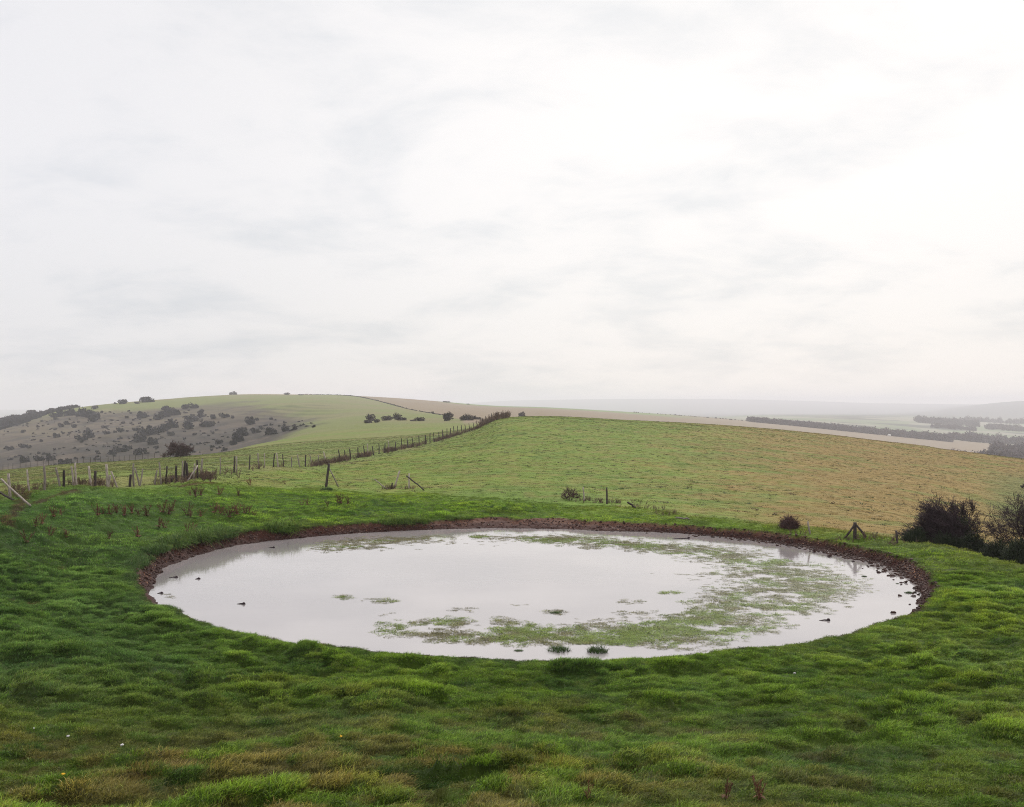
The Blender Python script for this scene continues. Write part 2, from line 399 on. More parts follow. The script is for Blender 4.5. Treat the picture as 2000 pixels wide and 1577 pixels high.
# ------------------------------------------------------------------ materials
def pmat(name, rough=0.9, spec=0.2):
    m = bpy.data.materials.new(name); m.use_nodes = True
    b = m.node_tree.nodes['Principled BSDF']; b.inputs['Roughness'].default_value = rough; b.inputs['Specular IOR Level'].default_value = spec
    return m, m.node_tree, b
def ground_mat():
    m, nt, b = pmat('ground', .95, .12)
    a = nd(nt, 'ShaderNodeAttribute', attribute_name='alb')
    g = nd(nt, 'ShaderNodeNewGeometry')
    mp = nd(nt, 'ShaderNodeMapping'); lk(nt, g.outputs['Position'], mp.inputs[0]); mp.inputs['Scale'].default_value = (1, 1, .2)
    f1 = noise(nt, mp.outputs[0], 6.0, 5, .65); f2 = noise(nt, mp.outputs[0], .9, 6, .6); f3 = noise(nt, mp.outputs[0], .05, 6, .65)
    s1 = math_n(nt, 'MULTIPLY', f1.outputs[0], 0.9); s2 = math_n(nt, 'MULTIPLY', f2.outputs[0], 0.7); s3 = math_n(nt, 'MULTIPLY', f3.outputs[0], .4)
    v = math_n(nt, 'ADD', math_n(nt, 'ADD', s1, s2), s3)
    c = mixc(nt, 1.0, a.outputs['Color'], v, 'MULTIPLY')
    lk(nt, c, b.inputs['Base Color'])
    bp = nd(nt, 'ShaderNodeBump'); bp.inputs['Strength'].default_value = .7; bp.inputs['Distance'].default_value = .12
    lk(nt, math_n(nt, 'ADD', f1.outputs[0], f2.outputs[0]), bp.inputs['Height'])
    b2 = nd(nt, 'ShaderNodeBump'); b2.inputs['Strength'].default_value = .55; b2.inputs['Distance'].default_value = 2.0
    f4 = noise(nt, mp.outputs[0], .22, 5, .6)
    lk(nt, f4.outputs[0], b2.inputs['Height']); lk(nt, bp.outputs[0], b2.inputs['Normal'])
    # wet mud is a little glossier
    at = nd(nt, 'ShaderNodeAttribute', attribute_name='mud')
    r = math_n(nt, 'SUBTRACT', .95, math_n(nt, 'MULTIPLY', at.outputs['Fac'], .12)); lk(nt, r, b.inputs['Roughness'])
    lk(nt, b2.outputs[0], b.inputs['Normal'])
    return m
M_GROUND = ground_mat()
def grass_mat(name, var=.45, transl=.25):
    m = bpy.data.materials.new(name); m.use_nodes = True; nt = m.node_tree; nt.nodes.clear()
    out = nd(nt, 'ShaderNodeOutputMaterial')
    a = nd(nt, 'ShaderNodeAttribute', attribute_name='gcol'); a.attribute_type = 'INSTANCER'
    t = nd(nt, 'ShaderNodeAttribute', attribute_name='tip')
    r = nd(nt, 'ShaderNodeAttribute', attribute_name='bladernd')
    oi = nd(nt, 'ShaderNodeObjectInfo')
    rr = math_n(nt, 'FRACT', math_n(nt, 'ADD', r.outputs['Fac'], oi.outputs['Random']))
    c = mixc(nt, 1.0, a.outputs['Color'], maprange(nt, rr, 0, 1, 1-var, 1+var, False), 'MULTIPLY')
    # some blades are dead straw
    c = mixc(nt, maprange(nt, rr, .93, .96), c, mixc(nt, .5, a.outputs['Color'], (.30, .22, .10)))
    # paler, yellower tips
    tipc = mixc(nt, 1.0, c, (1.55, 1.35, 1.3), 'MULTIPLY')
    c = mixc(nt, t.outputs['Fac'], mixc(nt, 1.0, c, (.42, .48, .48), 'MULTIPLY'), tipc)  # blade foot darkened: shade low in the sward put into the colour
    d = nd(nt, 'ShaderNodeBsdfDiffuse'); tr = nd(nt, 'ShaderNodeBsdfTranslucent'); lk(nt, c, d.inputs[0]); lk(nt, c, tr.inputs[0])
    mx = nd(nt, 'ShaderNodeMixShader'); mx.inputs[0].default_value = transl
    lk(nt, d.outputs[0], mx.inputs[1]); lk(nt, tr.outputs[0], mx.inputs[2])
    gl = nd(nt, 'ShaderNodeBsdfGlossy'); gl.inputs['Roughness'].default_value = .45; gl.inputs[0].default_value = (.8, .9, .8, 1)
    m2 = nd(nt, 'ShaderNodeMixShader'); m2.inputs[0].default_value = .035
    lk(nt, mx.outputs[0], m2.inputs[1]); lk(nt, gl.outputs[0], m2.inputs[2])
    lk(nt, m2.outputs[0], out.inputs[0])
    return m
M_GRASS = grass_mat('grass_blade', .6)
def simple_mat(name, c1, c2, scale=8, rough=.9, bump=.3, stretch=(1, 1, 1), rnd=.25, spec=.2):
    m, nt, b = pmat(name, rough, spec)
    tcn = nd(nt, 'ShaderNodeTexCoord'); mp = nd(nt, 'ShaderNodeMapping'); mp.inputs['Scale'].default_value = stretch
    lk(nt, tcn.outputs['Object'], mp.inputs[0])
    n = noise(nt, mp.outputs[0], scale, 5, .6)
    c = mixc(nt, maprange(nt, n.outputs[0], .35, .65), c1, c2)
    oi = nd(nt, 'ShaderNodeObjectInfo')
    c = mixc(nt, 1.0, c, maprange(nt, oi.outputs['Random'], 0, 1, 1-rnd, 1+rnd, False), 'MULTIPLY')
    lk(nt, c, b.inputs['Base Color'])
    bp = nd(nt, 'ShaderNodeBump'); bp.inputs['Strength'].default_value = bump; bp.inputs['Distance'].default_value = .02
    lk(nt, n.outputs[0], bp.inputs['Height']); lk(nt, bp.outputs[0], b.inputs['Normal'])
    return m
M_WOOD = simple_mat('weathered_post_wood', (.40, .34, .30), (.17, .14, .125), 14, .9, .5, (3, 3, .35), .35)
M_WOOD_D = simple_mat('dark_post_wood', (.07, .055, .05), (.030, .022, .022), 14, .9, .5, (3, 3, .35), .3)
M_WIRE = simple_mat('rusty_wire', (.10, .085, .08), (.06, .05, .045), 30, .6, 0)
M_TWIG = simple_mat('bare_twig', (.040, .022, .026), (.020, .012, .015), 20, .9, 0)
M_TWIG_R = simple_mat('reddish_twig', (.090, .045, .038), (.045, .024, .024), 6, .9, 0)
M_GORSE = simple_mat('gorse_spine', (.012, .020, .008), (.024, .030, .012), 5, .9, 0)
M_FAR = simple_mat('far_scrub_leaf', (.016, .014, .018), (.036, .030, .028), 1.2, .95, 0)
M_FARM = simple_mat('far_hawthorn_leaf', (.030, .022, .020), (.060, .042, .035), 1.2, .95, 0)
M_BARK = simple_mat('dark_bark', (.05, .035, .03), (.03, .02, .02), 12, .95, .3)
M_DOCK = simple_mat('dead_dock_stem', (.130, .055, .030), (.070, .032, .020), 9, .9, 0, rnd=.35)
M_CLOD = simple_mat('mud_clod', (.032, .014, .011), (.070, .036, .028), 9, .8, .5)
M_LEAF = simple_mat('fallen_leaf', (.30, .16, .09), (.16, .075, .05), 3, .8, 0, rnd=.5)
M_STONE = simple_mat('pale_flint', (.75, .72, .70), (.5, .48, .48), 20, .7, .3)
M_YELLOW = simple_mat('yellow_leaf', (.75, .45, .03), (.6, .3, .03), 20, .7, 0)
M_WOODLAND = simple_mat('woodland_leaf', (.050, .036, .040), (.095, .070, .062), .12, .95, 0)

# ------------------------------------------------------------------ ground sheet
rows = np.concatenate([np.arange(-12, 8, .5), np.arange(8, 30, .11), np.arange(30, 72, .16), np.arange(72, 120, .38), np.exp(np.linspace(math.log(120), math.log(12000), 600))])
U = np.linspace(-.78, .78, 820)
YY, UU = np.meshgrid(rows, U, indexing='ij'); XX = UU*(YY+15)
ZZ = height(XX, YY)
AL, MK = albedo(XX, YY)
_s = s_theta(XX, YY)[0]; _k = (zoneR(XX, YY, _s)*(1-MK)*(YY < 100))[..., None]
AL = AL*(1-_k)+(AL*.24+np.array([.006, .004, .001]))*_k      # thatch and soil, with the shade between the blades painted in
nr, nc = XX.shape
V = np.stack([XX, YY, ZZ], -1).reshape(-1, 3)
idx = np.arange(nr*nc).reshape(nr, nc)
Q = np.stack([idx[:-1, :-1], idx[:-1, 1:], idx[1:, 1:], idx[1:, :-1]], -1).reshape(-1, 4)
me = mesh_from('ground', V, Q, True)
fattr(me, 'alb', np.concatenate([AL.reshape(-1, 3), np.ones((nr*nc, 1))], 1), 'FLOAT_COLOR')
fattr(me, 'mud', MK.ravel())
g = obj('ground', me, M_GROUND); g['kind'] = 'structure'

# ------------------------------------------------------------------ water
th = np.linspace(-PI, PI, 241)[:-1]
ring = [(CXP+(np.interp(t, _tt, _rr)+.8)*math.cos(t), CYP+(np.interp(t, _tt, _rr)+.8)*math.sin(t), 0.0) for t in th]
mw, nt, b = pmat('pond_water', .06, .5)
b.inputs['Base Color'].default_value = (.60, .55, .545, 1); b.inputs['IOR'].default_value = 1.9
g2 = nd(nt, 'ShaderNodeNewGeometry'); mp = nd(nt, 'ShaderNodeMapping'); lk(nt, g2.outputs['Position'], mp.inputs[0])
wn = noise(nt, mp.outputs[0], 2.2, 4, .6); bp = nd(nt, 'ShaderNodeBump'); bp.inputs['Strength'].default_value = .06; bp.inputs['Distance'].default_value = .05
lk(nt, wn.outputs[0], bp.inputs['Height']); lk(nt, bp.outputs[0], b.inputs['Normal'])
w2 = noise(nt, mp.outputs[0], .12, 3, .5)
lk(nt, mixc(nt, maprange(nt, w2.outputs[0], .35, .65), (.27, .245, .245), (.33, .30, .295)), b.inputs['Base Color'])
wa = obj('water', mesh_from('water', ring, [list(range(len(ring)))]), mw); wa['kind'] = 'structure'

# ------------------------------------------------------------------ clump sources
def clump_mesh(name, n, rad, h0, h1, wid, bend, seed, seg=3, wind=(.5, -.35), flat=0.0):
    rs = np.random.RandomState(seed)
    V = []; Fc = []; T = []; R = []
    for i in range(n):
        a = rs.uniform(0, 2*PI); r = rad*math.sqrt(rs.uniform()); bx, by = r*math.cos(a), r*math.sin(a)
        hh = rs.uniform(h0, h1)*(1-.35*(r/rad)**2); wd = wid*rs.uniform(.7, 1.3)
        da = rs.uniform(0, 2*PI); k = bend*rs.uniform(.3, 1.2)
        dx = math.cos(da)*k+wind[0]*bend+bx/rad*.35*bend; dy = math.sin(da)*k+wind[1]*bend+by/rad*.35*bend
        fa = rs.uniform(0, 2*PI); wx, wy = math.cos(fa)*wd/2, math.sin(fa)*wd/2
        rn = rs.uniform(); b0 = len(V)
        for j in range(seg+1):
            t = j/seg; q = t*t
            x = bx+dx*hh*q; y = by+dy*hh*q; z = hh*(t-(.35+flat)*q*min(1, math.hypot(dx, dy)))-.02
            ww = 1-t*.85
            if j < seg: V += [(x-wx*ww, y-wy*ww, z), (x+wx*ww, y+wy*ww, z)]; T += [t, t]; R += [rn, rn]
            else: V.append((x, y, z)); T.append(1); R.append(rn)
        for j in range(seg-1):
            k0 = b0+2*j; Fc.append((k0, k0+1, k0+3, k0+2))
        k0 = b0+2*(seg-1); Fc.append((k0, k0+1, k0+2))
    me = mesh_from(name, V, Fc); fattr(me, 'tip', T); fattr(me, 'bladernd', R)
    return me
def source_collection(name, meshes, mat):
    col = bpy.data.collections.new(name)
    for i, m_ in enumerate(meshes):
        m_.materials.append(mat)
        o = bpy.data.objects.new('%s_%02d' % (name, i), m_); col.objects.link(o)
    return col
def scatter(name, P, rot, scl, col, gcol, nsrc, seed=0):
    """one object whose points carry copies of the small source shapes"""
    rs = np.random.RandomState(seed); n = len(P)
    me = bpy.data.meshes.new(name); me.vertices.add(n); me.vertices.foreach_set('co', np.asarray(P, np.float32).ravel())
    fattr(me, 'rot', rot, 'FLOAT_VECTOR'); fattr(me, 'scl', scl, 'FLOAT_VECTOR'); fattr(me, 'pick', rs.randint(0, nsrc, n), 'INT')
    if gcol is not None: fattr(me, 'gcol', np.concatenate([gcol, np.ones((n, 1))], 1), 'FLOAT_COLOR')
    o = obj(name, me)
    ng = bpy.data.node_groups.new(name, 'GeometryNodeTree')
    ng.interface.new_socket('Geometry', in_out='INPUT', socket_type='NodeSocketGeometry'); ng.interface.new_socket('Geometry', in_out='OUTPUT', socket_type='NodeSocketGeometry')
    gi = ng.nodes.new('NodeGroupInput'); go = ng.nodes.new('NodeGroupOutput'); ip = ng.nodes.new('GeometryNodeInstanceOnPoints')
    ci = ng.nodes.new('GeometryNodeCollectionInfo'); ci.inputs['Collection'].default_value = col; ci.inputs['Separate Children'].default_value = True; ci.inputs['Reset Children'].default_value = True
    ng.links.new(gi.outputs[0], ip.inputs['Points']); ng.links.new(ci.outputs[0], ip.inputs['Instance']); ip.inputs['Pick Instance'].default_value = True
    for nm, ty, sk in (('pick', 'INT', 'Instance Index'), ('rot', 'FLOAT_VECTOR', 'Rotation'), ('scl', 'FLOAT_VECTOR', 'Scale')):
        na = ng.nodes.new('GeometryNodeInputNamedAttribute'); na.data_type = ty; na.inputs['Name'].default_value = nm
        ng.links.new([q for q in na.outputs if q.enabled][0], ip.inputs[sk])
    ng.links.new(ip.outputs[0], go.inputs[0])
    md = o.modifiers.new('scatter', 'NODES'); md.node_group = ng
    return o
def rand_frustum(n, y0, y1, rs, margin=1.12, pad=1.5):
    """uniform over the ground seen between two distances"""
    Y = np.sqrt(rs.uniform(y0*y0, y1*y1, n)); hw = 1000/F*margin*Y+pad
    X = rs.uniform(-1, 1, n)*hw
    return X, Y
rs = np.random.RandomState(7)
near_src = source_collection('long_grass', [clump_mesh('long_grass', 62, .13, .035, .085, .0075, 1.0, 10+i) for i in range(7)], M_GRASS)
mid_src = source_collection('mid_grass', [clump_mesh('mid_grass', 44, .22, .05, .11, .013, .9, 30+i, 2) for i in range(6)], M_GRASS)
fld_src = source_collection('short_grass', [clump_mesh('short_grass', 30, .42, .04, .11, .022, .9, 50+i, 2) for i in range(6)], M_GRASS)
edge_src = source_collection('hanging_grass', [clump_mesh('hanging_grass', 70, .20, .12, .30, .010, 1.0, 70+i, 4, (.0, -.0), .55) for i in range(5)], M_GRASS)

def grass_points(n, y0, y1, name, col, nsrc, sc0, seed, keep=lambda X, Y, s, th, m: True, rankk=True, zoff=0.0):
    rs = np.random.RandomState(seed)
    X, Y = rand_frustum(n, y0, y1, rs)
    s, th, m = mud_amount(X, Y)
    k = (s > m+.02) & keep(X, Y, s, th, m)
    # nothing behind crests is seen, keep the sward in view only
    X, Y, s, th, m = X[k], Y[k], s[k], th[k], m[k]
    A, mk = albedo(X, Y)
    worn = (A[:, 0] > A[:, 1]*1.6)
    k2 = ~(worn & (rs.uniform(size=len(X)) < .85)); X, Y, s, A, th = X[k2], Y[k2], s[k2], A[k2], th[k2]
    z = height(X, Y)+zoff
    t = tuss(X, Y); R_ = zoneR(X, Y, s)
    sc = sc0*(0.72+.65*t**1.2*np.clip(R_, .25, 1))*rs.uniform(.75, 1.25, len(X))
    sz = sc*(.75+.5*t)
    # the wind lays the grass over, swinging slowly from place to place
    rz = (fbm(X*.35, Y*.35, 2, 201)-.5)*3.0+rs.normal(0, .35, len(X))
    rot = np.stack([rs.normal(0, .12, len(X)), rs.normal(0, .12, len(X)), rz], -1)
    A = A*(.60+.75*rs.uniform(size=(len(X), 1)))
    hum = (np.clip(R_, 0, 1)*(t-.45))[:, None]; A = A*(1+hum*np.array([[1.15, .85, .5]]))   # tussocks drier and paler; shade of the hollows painted into the colour
    return scatter(name, np.stack([X, Y, z], -1), rot, np.stack([sc, sc, sz], -1), col, A, nsrc, seed)
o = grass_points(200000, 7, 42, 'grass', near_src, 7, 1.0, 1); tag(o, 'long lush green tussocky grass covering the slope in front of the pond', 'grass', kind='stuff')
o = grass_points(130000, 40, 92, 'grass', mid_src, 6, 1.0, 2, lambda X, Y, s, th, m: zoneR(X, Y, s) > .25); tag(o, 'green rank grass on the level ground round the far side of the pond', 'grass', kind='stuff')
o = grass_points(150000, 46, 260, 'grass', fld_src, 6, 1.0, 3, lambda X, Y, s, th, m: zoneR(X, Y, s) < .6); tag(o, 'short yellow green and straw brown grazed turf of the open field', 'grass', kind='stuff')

# grass overhanging the bank edge
rs = np.random.RandomState(12)
te = rs.uniform(-PI, PI, 4200); R0 = np.interp(te, _tt, _rr)
Xe, Ye = CXP+(R0+1)*np.cos(te), CYP+(R0+1)*np.sin(te)
s, thh, m = mud_amount(Xe, Ye); off = (m-(s))+rs.uniform(-.03, .30, len(te))
Xe += off*np.cos(te); Ye += off*np.sin(te)
s, thh, m = mud_amount(Xe, Ye)
wl = np.clip(np.interp(te, [-PI, -2.2, -1.57, -.9, .3, .9, 1.5, 1.9, 2.3, 2.9, PI], [1.2, .5, .35, .45, .7, .5, .5, 1.3, 1.8, 1.6, 1.2]), 0, 3)*rs.uniform(.5, 1.1, len(te))
A, _ = albedo(CXP+(Xe-CXP)*1.05, CYP+(Ye-CYP)*1.05)
lump_ = sstep(.42, .62, vnoise(te*CXP*0+te*13, te*0, 611))*np.interp(te, [-PI, -2, 1.2, 1.7, 2.2, 2.9, PI], [.8, .15, .1, .7, 1.1, 1.0, .8])
wl = wl*(.55+1.25*lump_)
rot = np.stack([rs.normal(0, .2, len(te)), rs.normal(0, .2, len(te)), rs.uniform(0, 6.28, len(te))], -1)
o = scatter('grass', np.stack([Xe, Ye, np.maximum(height(Xe, Ye), height(Xe+.25*np.cos(te), Ye+.25*np.sin(te)))-.03], -1), rot, np.stack([wl, wl, wl], -1), edge_src, A*.5, 5, 5)
tag(o, 'dark shaggy grass overhanging the muddy rim of the pond', 'grass', kind='stuff')

# ------------------------------------------------------------------ dark tufts and dung in the field
tuft_src = source_collection('field_tuft', [clump_mesh('field_tuft', 26, .16, .06, .2, .02, .8, 90+i, 2) for i in range(4)], M_GRASS)
rs = np.random.RandomState(21); X, Y = rand_frustum(16000, 50, 250, rs); s, thh, m = mud_amount(X, Y)
k = (zoneR(X, Y, s) < .3) & (rs.uniform(size=len(X)) < .3+.7*sstep(.42, .6, fbm(X*.15, Y*.15, 3, 301))); X, Y = X[k], Y[k]
sc = rs.uniform(.5, 1.5, len(X))*(1+.4*(rs.uniform(size=len(X)) > .93)); n = len(X)
cb = np.where(rs.uniform(size=(n, 1)) < .5, np.array([[.045, .075, .02]]), np.array([[.085, .05, .03]]))
o = scatter('grass', np.stack([X, Y, height(X, Y)], -1), np.stack([np.zeros(n), np.zeros(n), rs.uniform(0, 6.28, n)], -1), np.stack([sc*1.4, sc*1.1, sc*.8], -1), tuft_src, cb, 4, 6)
tag(o, 'small dark tufts and clods dotted over the grazed field', 'grass', kind='stuff')

# ------------------------------------------------------------------ mud clods and leaf litter on the bank
def lump_mesh(name, seed, r=.05, fl=.6):
    rs = np.random.RandomState(seed); V = []; Fc = []
    nu, nv = 8, 5
    for j in range(nv+1):
        for i in range(nu):
            a = 2*PI*i/nu; p = PI*j/nv; k = r*(1+.35*rs.uniform(-1, 1))
            V.append((k*math.sin(p)*math.cos(a), k*math.sin(p)*math.sin(a), k*fl*math.cos(p)))
    for j in range(nv):
        for i in range(nu):
            Fc.append((j*nu+i, (j+1)*nu+i, (j+1)*nu+(i+1) % nu, j*nu+(i+1) % nu))
    return mesh_from(name, V, Fc)
def flake_mesh(name, seed):
    rs = np.random.RandomState(seed)
    V = [(-.05, 0, 0), (-.015, .025, .012), (.03, .02, .004), (.05, 0, .015), (.02, -.025, .0), (-.02, -.02, .014)]
    V = [(x*rs.uniform(.7, 1.3), y*rs.uniform(.7, 1.3), z) for x, y, z in V]
    return mesh_from(name, V, [(0, 1, 2, 3), (0, 3, 4, 5)])
clod_src = source_collection('mud_clod', [lump_mesh('mud_clod', i) for i in range(5)], M_CLOD)
leaf_src = source_collection('fallen_leaf', [flake_mesh('fallen_leaf', i) for i in range(4)], M_LEAF)
rs = np.random.RandomState(31)
n = 7000; te = rs.uniform(-.6, PI+.35, n); R0 = np.interp(te, _tt, _rr)
s, thh, m = mud_amount(CXP+(R0+1)*np.cos(te), CYP+(R0+1)*np.sin(te)); R1 = R0+1-s
f_ = rs.uniform(0, 1, n); rr = R1+m*f_*1.02
X, Y = CXP+rr*np.cos(te), CYP+rr*np.sin(te); sc = .18+rs.uniform(.0, 1.0, n)**5*1.6
o = scatter('mud_clods', np.stack([X, Y, height(X, Y)], -1), rs.uniform(0, 6.28, (n, 3))*np.array([[.1, .1, 1]]), np.stack([sc]*3, -1), clod_src, None, 5, 8)
tag(o, 'rough dark clods of trodden mud on the pond bank', 'mud', kind='stuff')
n = 1800; te = rs.uniform(-.2, PI+.3, n); R0 = np.interp(te, _tt, _rr)
s, thh, m = mud_amount(CXP+(R0+1)*np.cos(te), CYP+(R0+1)*np.sin(te)); R1 = R0+1-s
f_ = rs.beta(2.6, 1.5, n); rr = R1+m*f_
X, Y = CXP+rr*np.cos(te), CYP+rr*np.sin(te); sc = rs.uniform(.4, 1.0, n)*.9
o = scatter('leaf_litter', np.stack([X, Y, height(X, Y)+.03], -1), rs.normal(0, .5, (n, 3))+np.stack([np.zeros(n), np.zeros(n), rs.uniform(0, 6, n)], -1), np.stack([sc]*3, -1), leaf_src, None, 4, 9)
tag(o, 'brown fallen leaves and dead stems littering the mud bank', 'leaf litter', kind='stuff')
# poached clods standing in the shallows along the right shore
n = 520; te = rs.normal(.42, .28, n); R0 = np.interp(te, _tt, _rr)
s, thh, m = mud_amount(CXP+(R0+1)*np.cos(te), CYP+(R0+1)*np.sin(te)); rr = R0+1-s-np.abs(rs.normal(0, .45, n))+.1
X, Y = CXP+rr*np.cos(te), CYP+rr*np.sin(te); sc = rs.uniform(.5, 2.2, n)
o = scatter('shore_clods', np.stack([X, Y, np.full(n, .0)], -1), rs.uniform(0, 6.28, (n, 3))*np.array([[.1, .1, 1]]), np.stack([sc, sc, sc*.8], -1), clod_src, None, 5, 10)
tag(o, 'dark wet clods breaking the water along the right hand shore', 'mud', kind='stuff')

# ------------------------------------------------------------------ water weed
def weed_mesh(name, seed, n=26, rad=.26):
    rs = np.random.RandomState(seed); V = []; Fc = []; T = []; R = []
    for i in range(n):
        a = rs.uniform(0, 6.28); r = rad*math.sqrt(rs.uniform()); x, y = r*math.cos(a), r*math.sin(a)*.8
        da = rs.normal(.3, .9); L = rs.uniform(.06, .20); wd = rs.uniform(.005, .010); up = rs.uniform(.0, .014)*(3 if rs.uniform() > .9 else 1)
        dx, dy = math.cos(da)*L, math.sin(da)*L; nx, ny = -dy/L*wd, dx/L*wd; b0 = len(V); rn = rs.uniform()
        V += [(x-nx, y-ny, .004), (x+nx, y+ny, .004), (x+dx*.5+nx, y+dy*.5+ny, .008+up), (x+dx*.5-nx, y+dy*.5-ny, .008+up), (x+dx, y+dy, .006+up*.6)]
        Fc += [(b0, b0+1, b0+2, b0+3), (b0+3, b0+2, b0+4)]; T += [.2, .2, .6, .6, 1]; R += [rn]*5
    me = mesh_from(name, V, Fc); fattr(me, 'tip', T); fattr(me, 'bladernd', R); return me
M_WEED = grass_mat('pond_weed', .45, .1)
weed_src = source_collection('pond_weed', [weed_mesh('pond_weed', 130+i) for i in range(6)], M_WEED)
# weed rafts: (px, py, half width, half height, strength) read off the photograph and laid on the water plane
rafts = [(640,1070,32,7,.6),(700,1064,60,9,.75),(760,1056,60,8,.6),(800,1054,60,6,.5),(860,1052,45,5,.55),(935,1048,16,3,1.0),(940,1057,45,6,.45),(1000,1050,40,5,.6),(950,1064,22,3,.5),(890,1062,22,3,.4),(825,1072,12,2,.35),
 (1070,1052,50,7,.8),(1120,1055,60,8,.8),(1195,1060,55,8,.85),(1260,1066,60,8,.8),(1150,1070,24,3,.6),(1250,1079,16,3,.5),(1320,1081,20,3,.5),(1310,1070,60,9,.7),(1390,1080,70,12,.7),(1340,1090,20,4,.5),(1380,1098,20,5,.45),(1440,1086,50,10,.6),
 (1460,1098,50,10,.8),(1520,1098,22,5,1.0),(1560,1108,40,8,.7),(1490,1118,75,16,.75),(1570,1128,80,18,.75),(1620,1150,60,16,.6),(1540,1150,90,20,.75),(1480,1170,100,20,.8),(1590,1172,60,16,.65),(1450,1195,90,18,.8),(1540,1192,60,14,.7),
 (1400,1160,28,7,.5),(1380,1120,20,4,.45),(1420,1135,25,3,.35),(1305,1158,24,5,.9),(1352,1174,25,4,.6),(1222,1176,18,5,.5),(1258,1173,16,3,.45),(1210,1196,16,4,.5),(1258,1197,22,4,.5),
 (1330,1208,45,10,.75),(1385,1200,50,14,.7),(1350,1222,80,16,.8),(1400,1232,80,16,.7),(1450,1222,80,14,.7),(1290,1240,90,18,.8),(1340,1256,80,12,.65),(1250,1232,50,14,.95),(1190,1245,60,14,.9),(1110,1240,60,16,.95),(1130,1254,20,4,1.0),(1200,1252,40,8,.9),(1050,1245,60,13,.9),(1140,1222,60,7,.5),
 (1085,1196,18,5,.75),(982,1212,24,6,.75),(1010,1226,50,10,.8),(990,1240,50,13,.95),(970,1255,45,8,.6),(920,1248,50,11,.75),(870,1240,45,13,.7),(880,1214,36,8,.9),(830,1222,40,10,.65),(800,1215,45,10,.45),(765,1222,28,9,.8),(780,1236,50,9,.75),(840,1232,50,11,.7),(760,1202,40,5,.35),
 (670,1166,18,4,.75),(745,1174,28,5,.7),(895,1191,20,5,.6),(1015,1180,18,3,.3),(330,1164,14,4,.45),(660,1248,18,3,.25),(470,1180,12,2,.25),(820,1060,60,4,.4),(1530,1212,40,6,.3),(1350,1068,40,4,.4),(1340,1121,50,3,.22),(1650,1135,40,16,.25),(1200,1210,70,6,.18),(1450,1140,120,30,.18),(1470,1245,60,8,.3)]
rs = np.random.RandomState(41); PX = []
for (cx_, cy_, hw, hh, st) in rafts:
    A_m2 = (hw/F*((H*F)/(cy_-HZ)))*(hh*H*F/(cy_-HZ)**2)*PI
    k = int(A_m2*62*st)+2
    a = rs.uniform(0, 2*PI, k); r = np.sqrt(rs.uniform(0, 1.25, k))*(1+.25*rs.normal(size=k))
    PX.append(np.stack([cx_+hw*r*np.cos(a), cy_+hh*r*np.sin(a), np.full(k, st)], -1))
PX = np.concatenate(PX); Yw = H*F/(PX[:, 1]-HZ); Xw = (PX[:, 0]-1000)/F*Yw
nn = .6*fbm(Xw*.8, Yw*.8, 4, 401)+.4*fbm(Xw*2.6, Yw*2.6, 3, 402)
s, thh, m = mud_amount(Xw, Yw)
k = (nn+.30*(PX[:, 2]-.5)+rs.normal(0, .035, len(PX)) > .485) & (s < -.25); Xw, Yw, st = Xw[k], Yw[k], PX[k, 2]; n = len(Xw)
cw = np.array([[.165, .160, .080]])+(np.array([[.16, .235, .045]])-np.array([[.165, .160, .080]]))*sstep(.6, 1.0, st+.6*(vnoise(Xw*1.3, Yw*1.3, 403)-.5))[:, None]
cw = cw*rs.uniform(.6, 1.25, (n, 1))
sc = rs.uniform(.45, 1.0, n)*(.6+.3*st)
o = scatter('pond_weed', np.stack([Xw, Yw, np.full(n, .0)], -1), np.stack([np.zeros(n), np.zeros(n), rs.normal(0, .8, n)], -1), np.stack([sc, sc, sc*(.7+st)], -1), weed_src, cw, 6, 11)
tag(o, 'thin pale green weed floating in drifts on the pond', 'water weed', kind='stuff')

# ------------------------------------------------------------------ tube / branch builders
class MB:
    def __init__(s): s.V = []; s.F = []
    def tube(s, pts, rad, k=5, cap=True):
        pts = [Vector(p) for p in pts]; b0 = len(s.V); n = len(pts)
        for i, p in enumerate(pts):
            d = (pts[min(i+1, n-1)]-pts[max(i-1, 0)])
            if d.length < 1e-9: d = Vector((0, 0, 1))
            d.normalize(); u = d.cross(Vector((.13, .97, .21)));
            if u.length < 1e-3: u = d.cross(Vector((1, 0, 0)))
            u.normalize(); v = d.cross(u)
            for j in range(k):
                a = 2*PI*j/k; s.V.append(tuple(p+(u*math.cos(a)+v*math.sin(a))*rad[i]))
        for i in range(n-1):
            for j in range(k):
                a = b0+i*k+j; b = b0+i*k+(j+1) % k; s.F.append((a, b, b+k, a+k))
        if cap: s.F.append(tuple(range(b0+(n-1)*k, b0+n*k))); s.F.append(tuple(reversed(range(b0, b0+k))))
    def twig(s, p, q, w):
        """a thin three-cornered twig"""
        p = Vector(p); q = Vector(q); d = q-p
        u = d.cross(Vector((.3, .8, .5))); u.normalize(); v = d.cross(u); v.normalize(); b0 = len(s.V)
        for a in (0, 2.09, 4.19): s.V.append(tuple(p+(u*math.cos(a)+v*math.sin(a))*w))
        s.V.append(tuple(q)); s.F += [(b0, b0+1, b0+3), (b0+1, b0+2, b0+3), (b0+2, b0, b0+3)]
    def mesh(s, name): return mesh_from(name, s.V, s.F)

def post_mesh(h, r, seed, bend=.05, flat=False, k=8):
    rd = random.Random(seed); mb = MB(); n = 7
    ax, ay = rd.uniform(-1, 1)*bend, rd.uniform(-1, 1)*bend; pts = []; rad = []
    for i in range(n):
        t = i/(n-1); pts.append((ax*math.sin(t*PI)*h+rd.uniform(-.006, .006), ay*math.sin(t*PI)*h, -.3+(h+.3)*t)); rad.append(r*(1.08-.2*t)*rd.uniform(.93, 1.07))
    mb.tube(pts, rad, k)
    return mb.mesh('post')

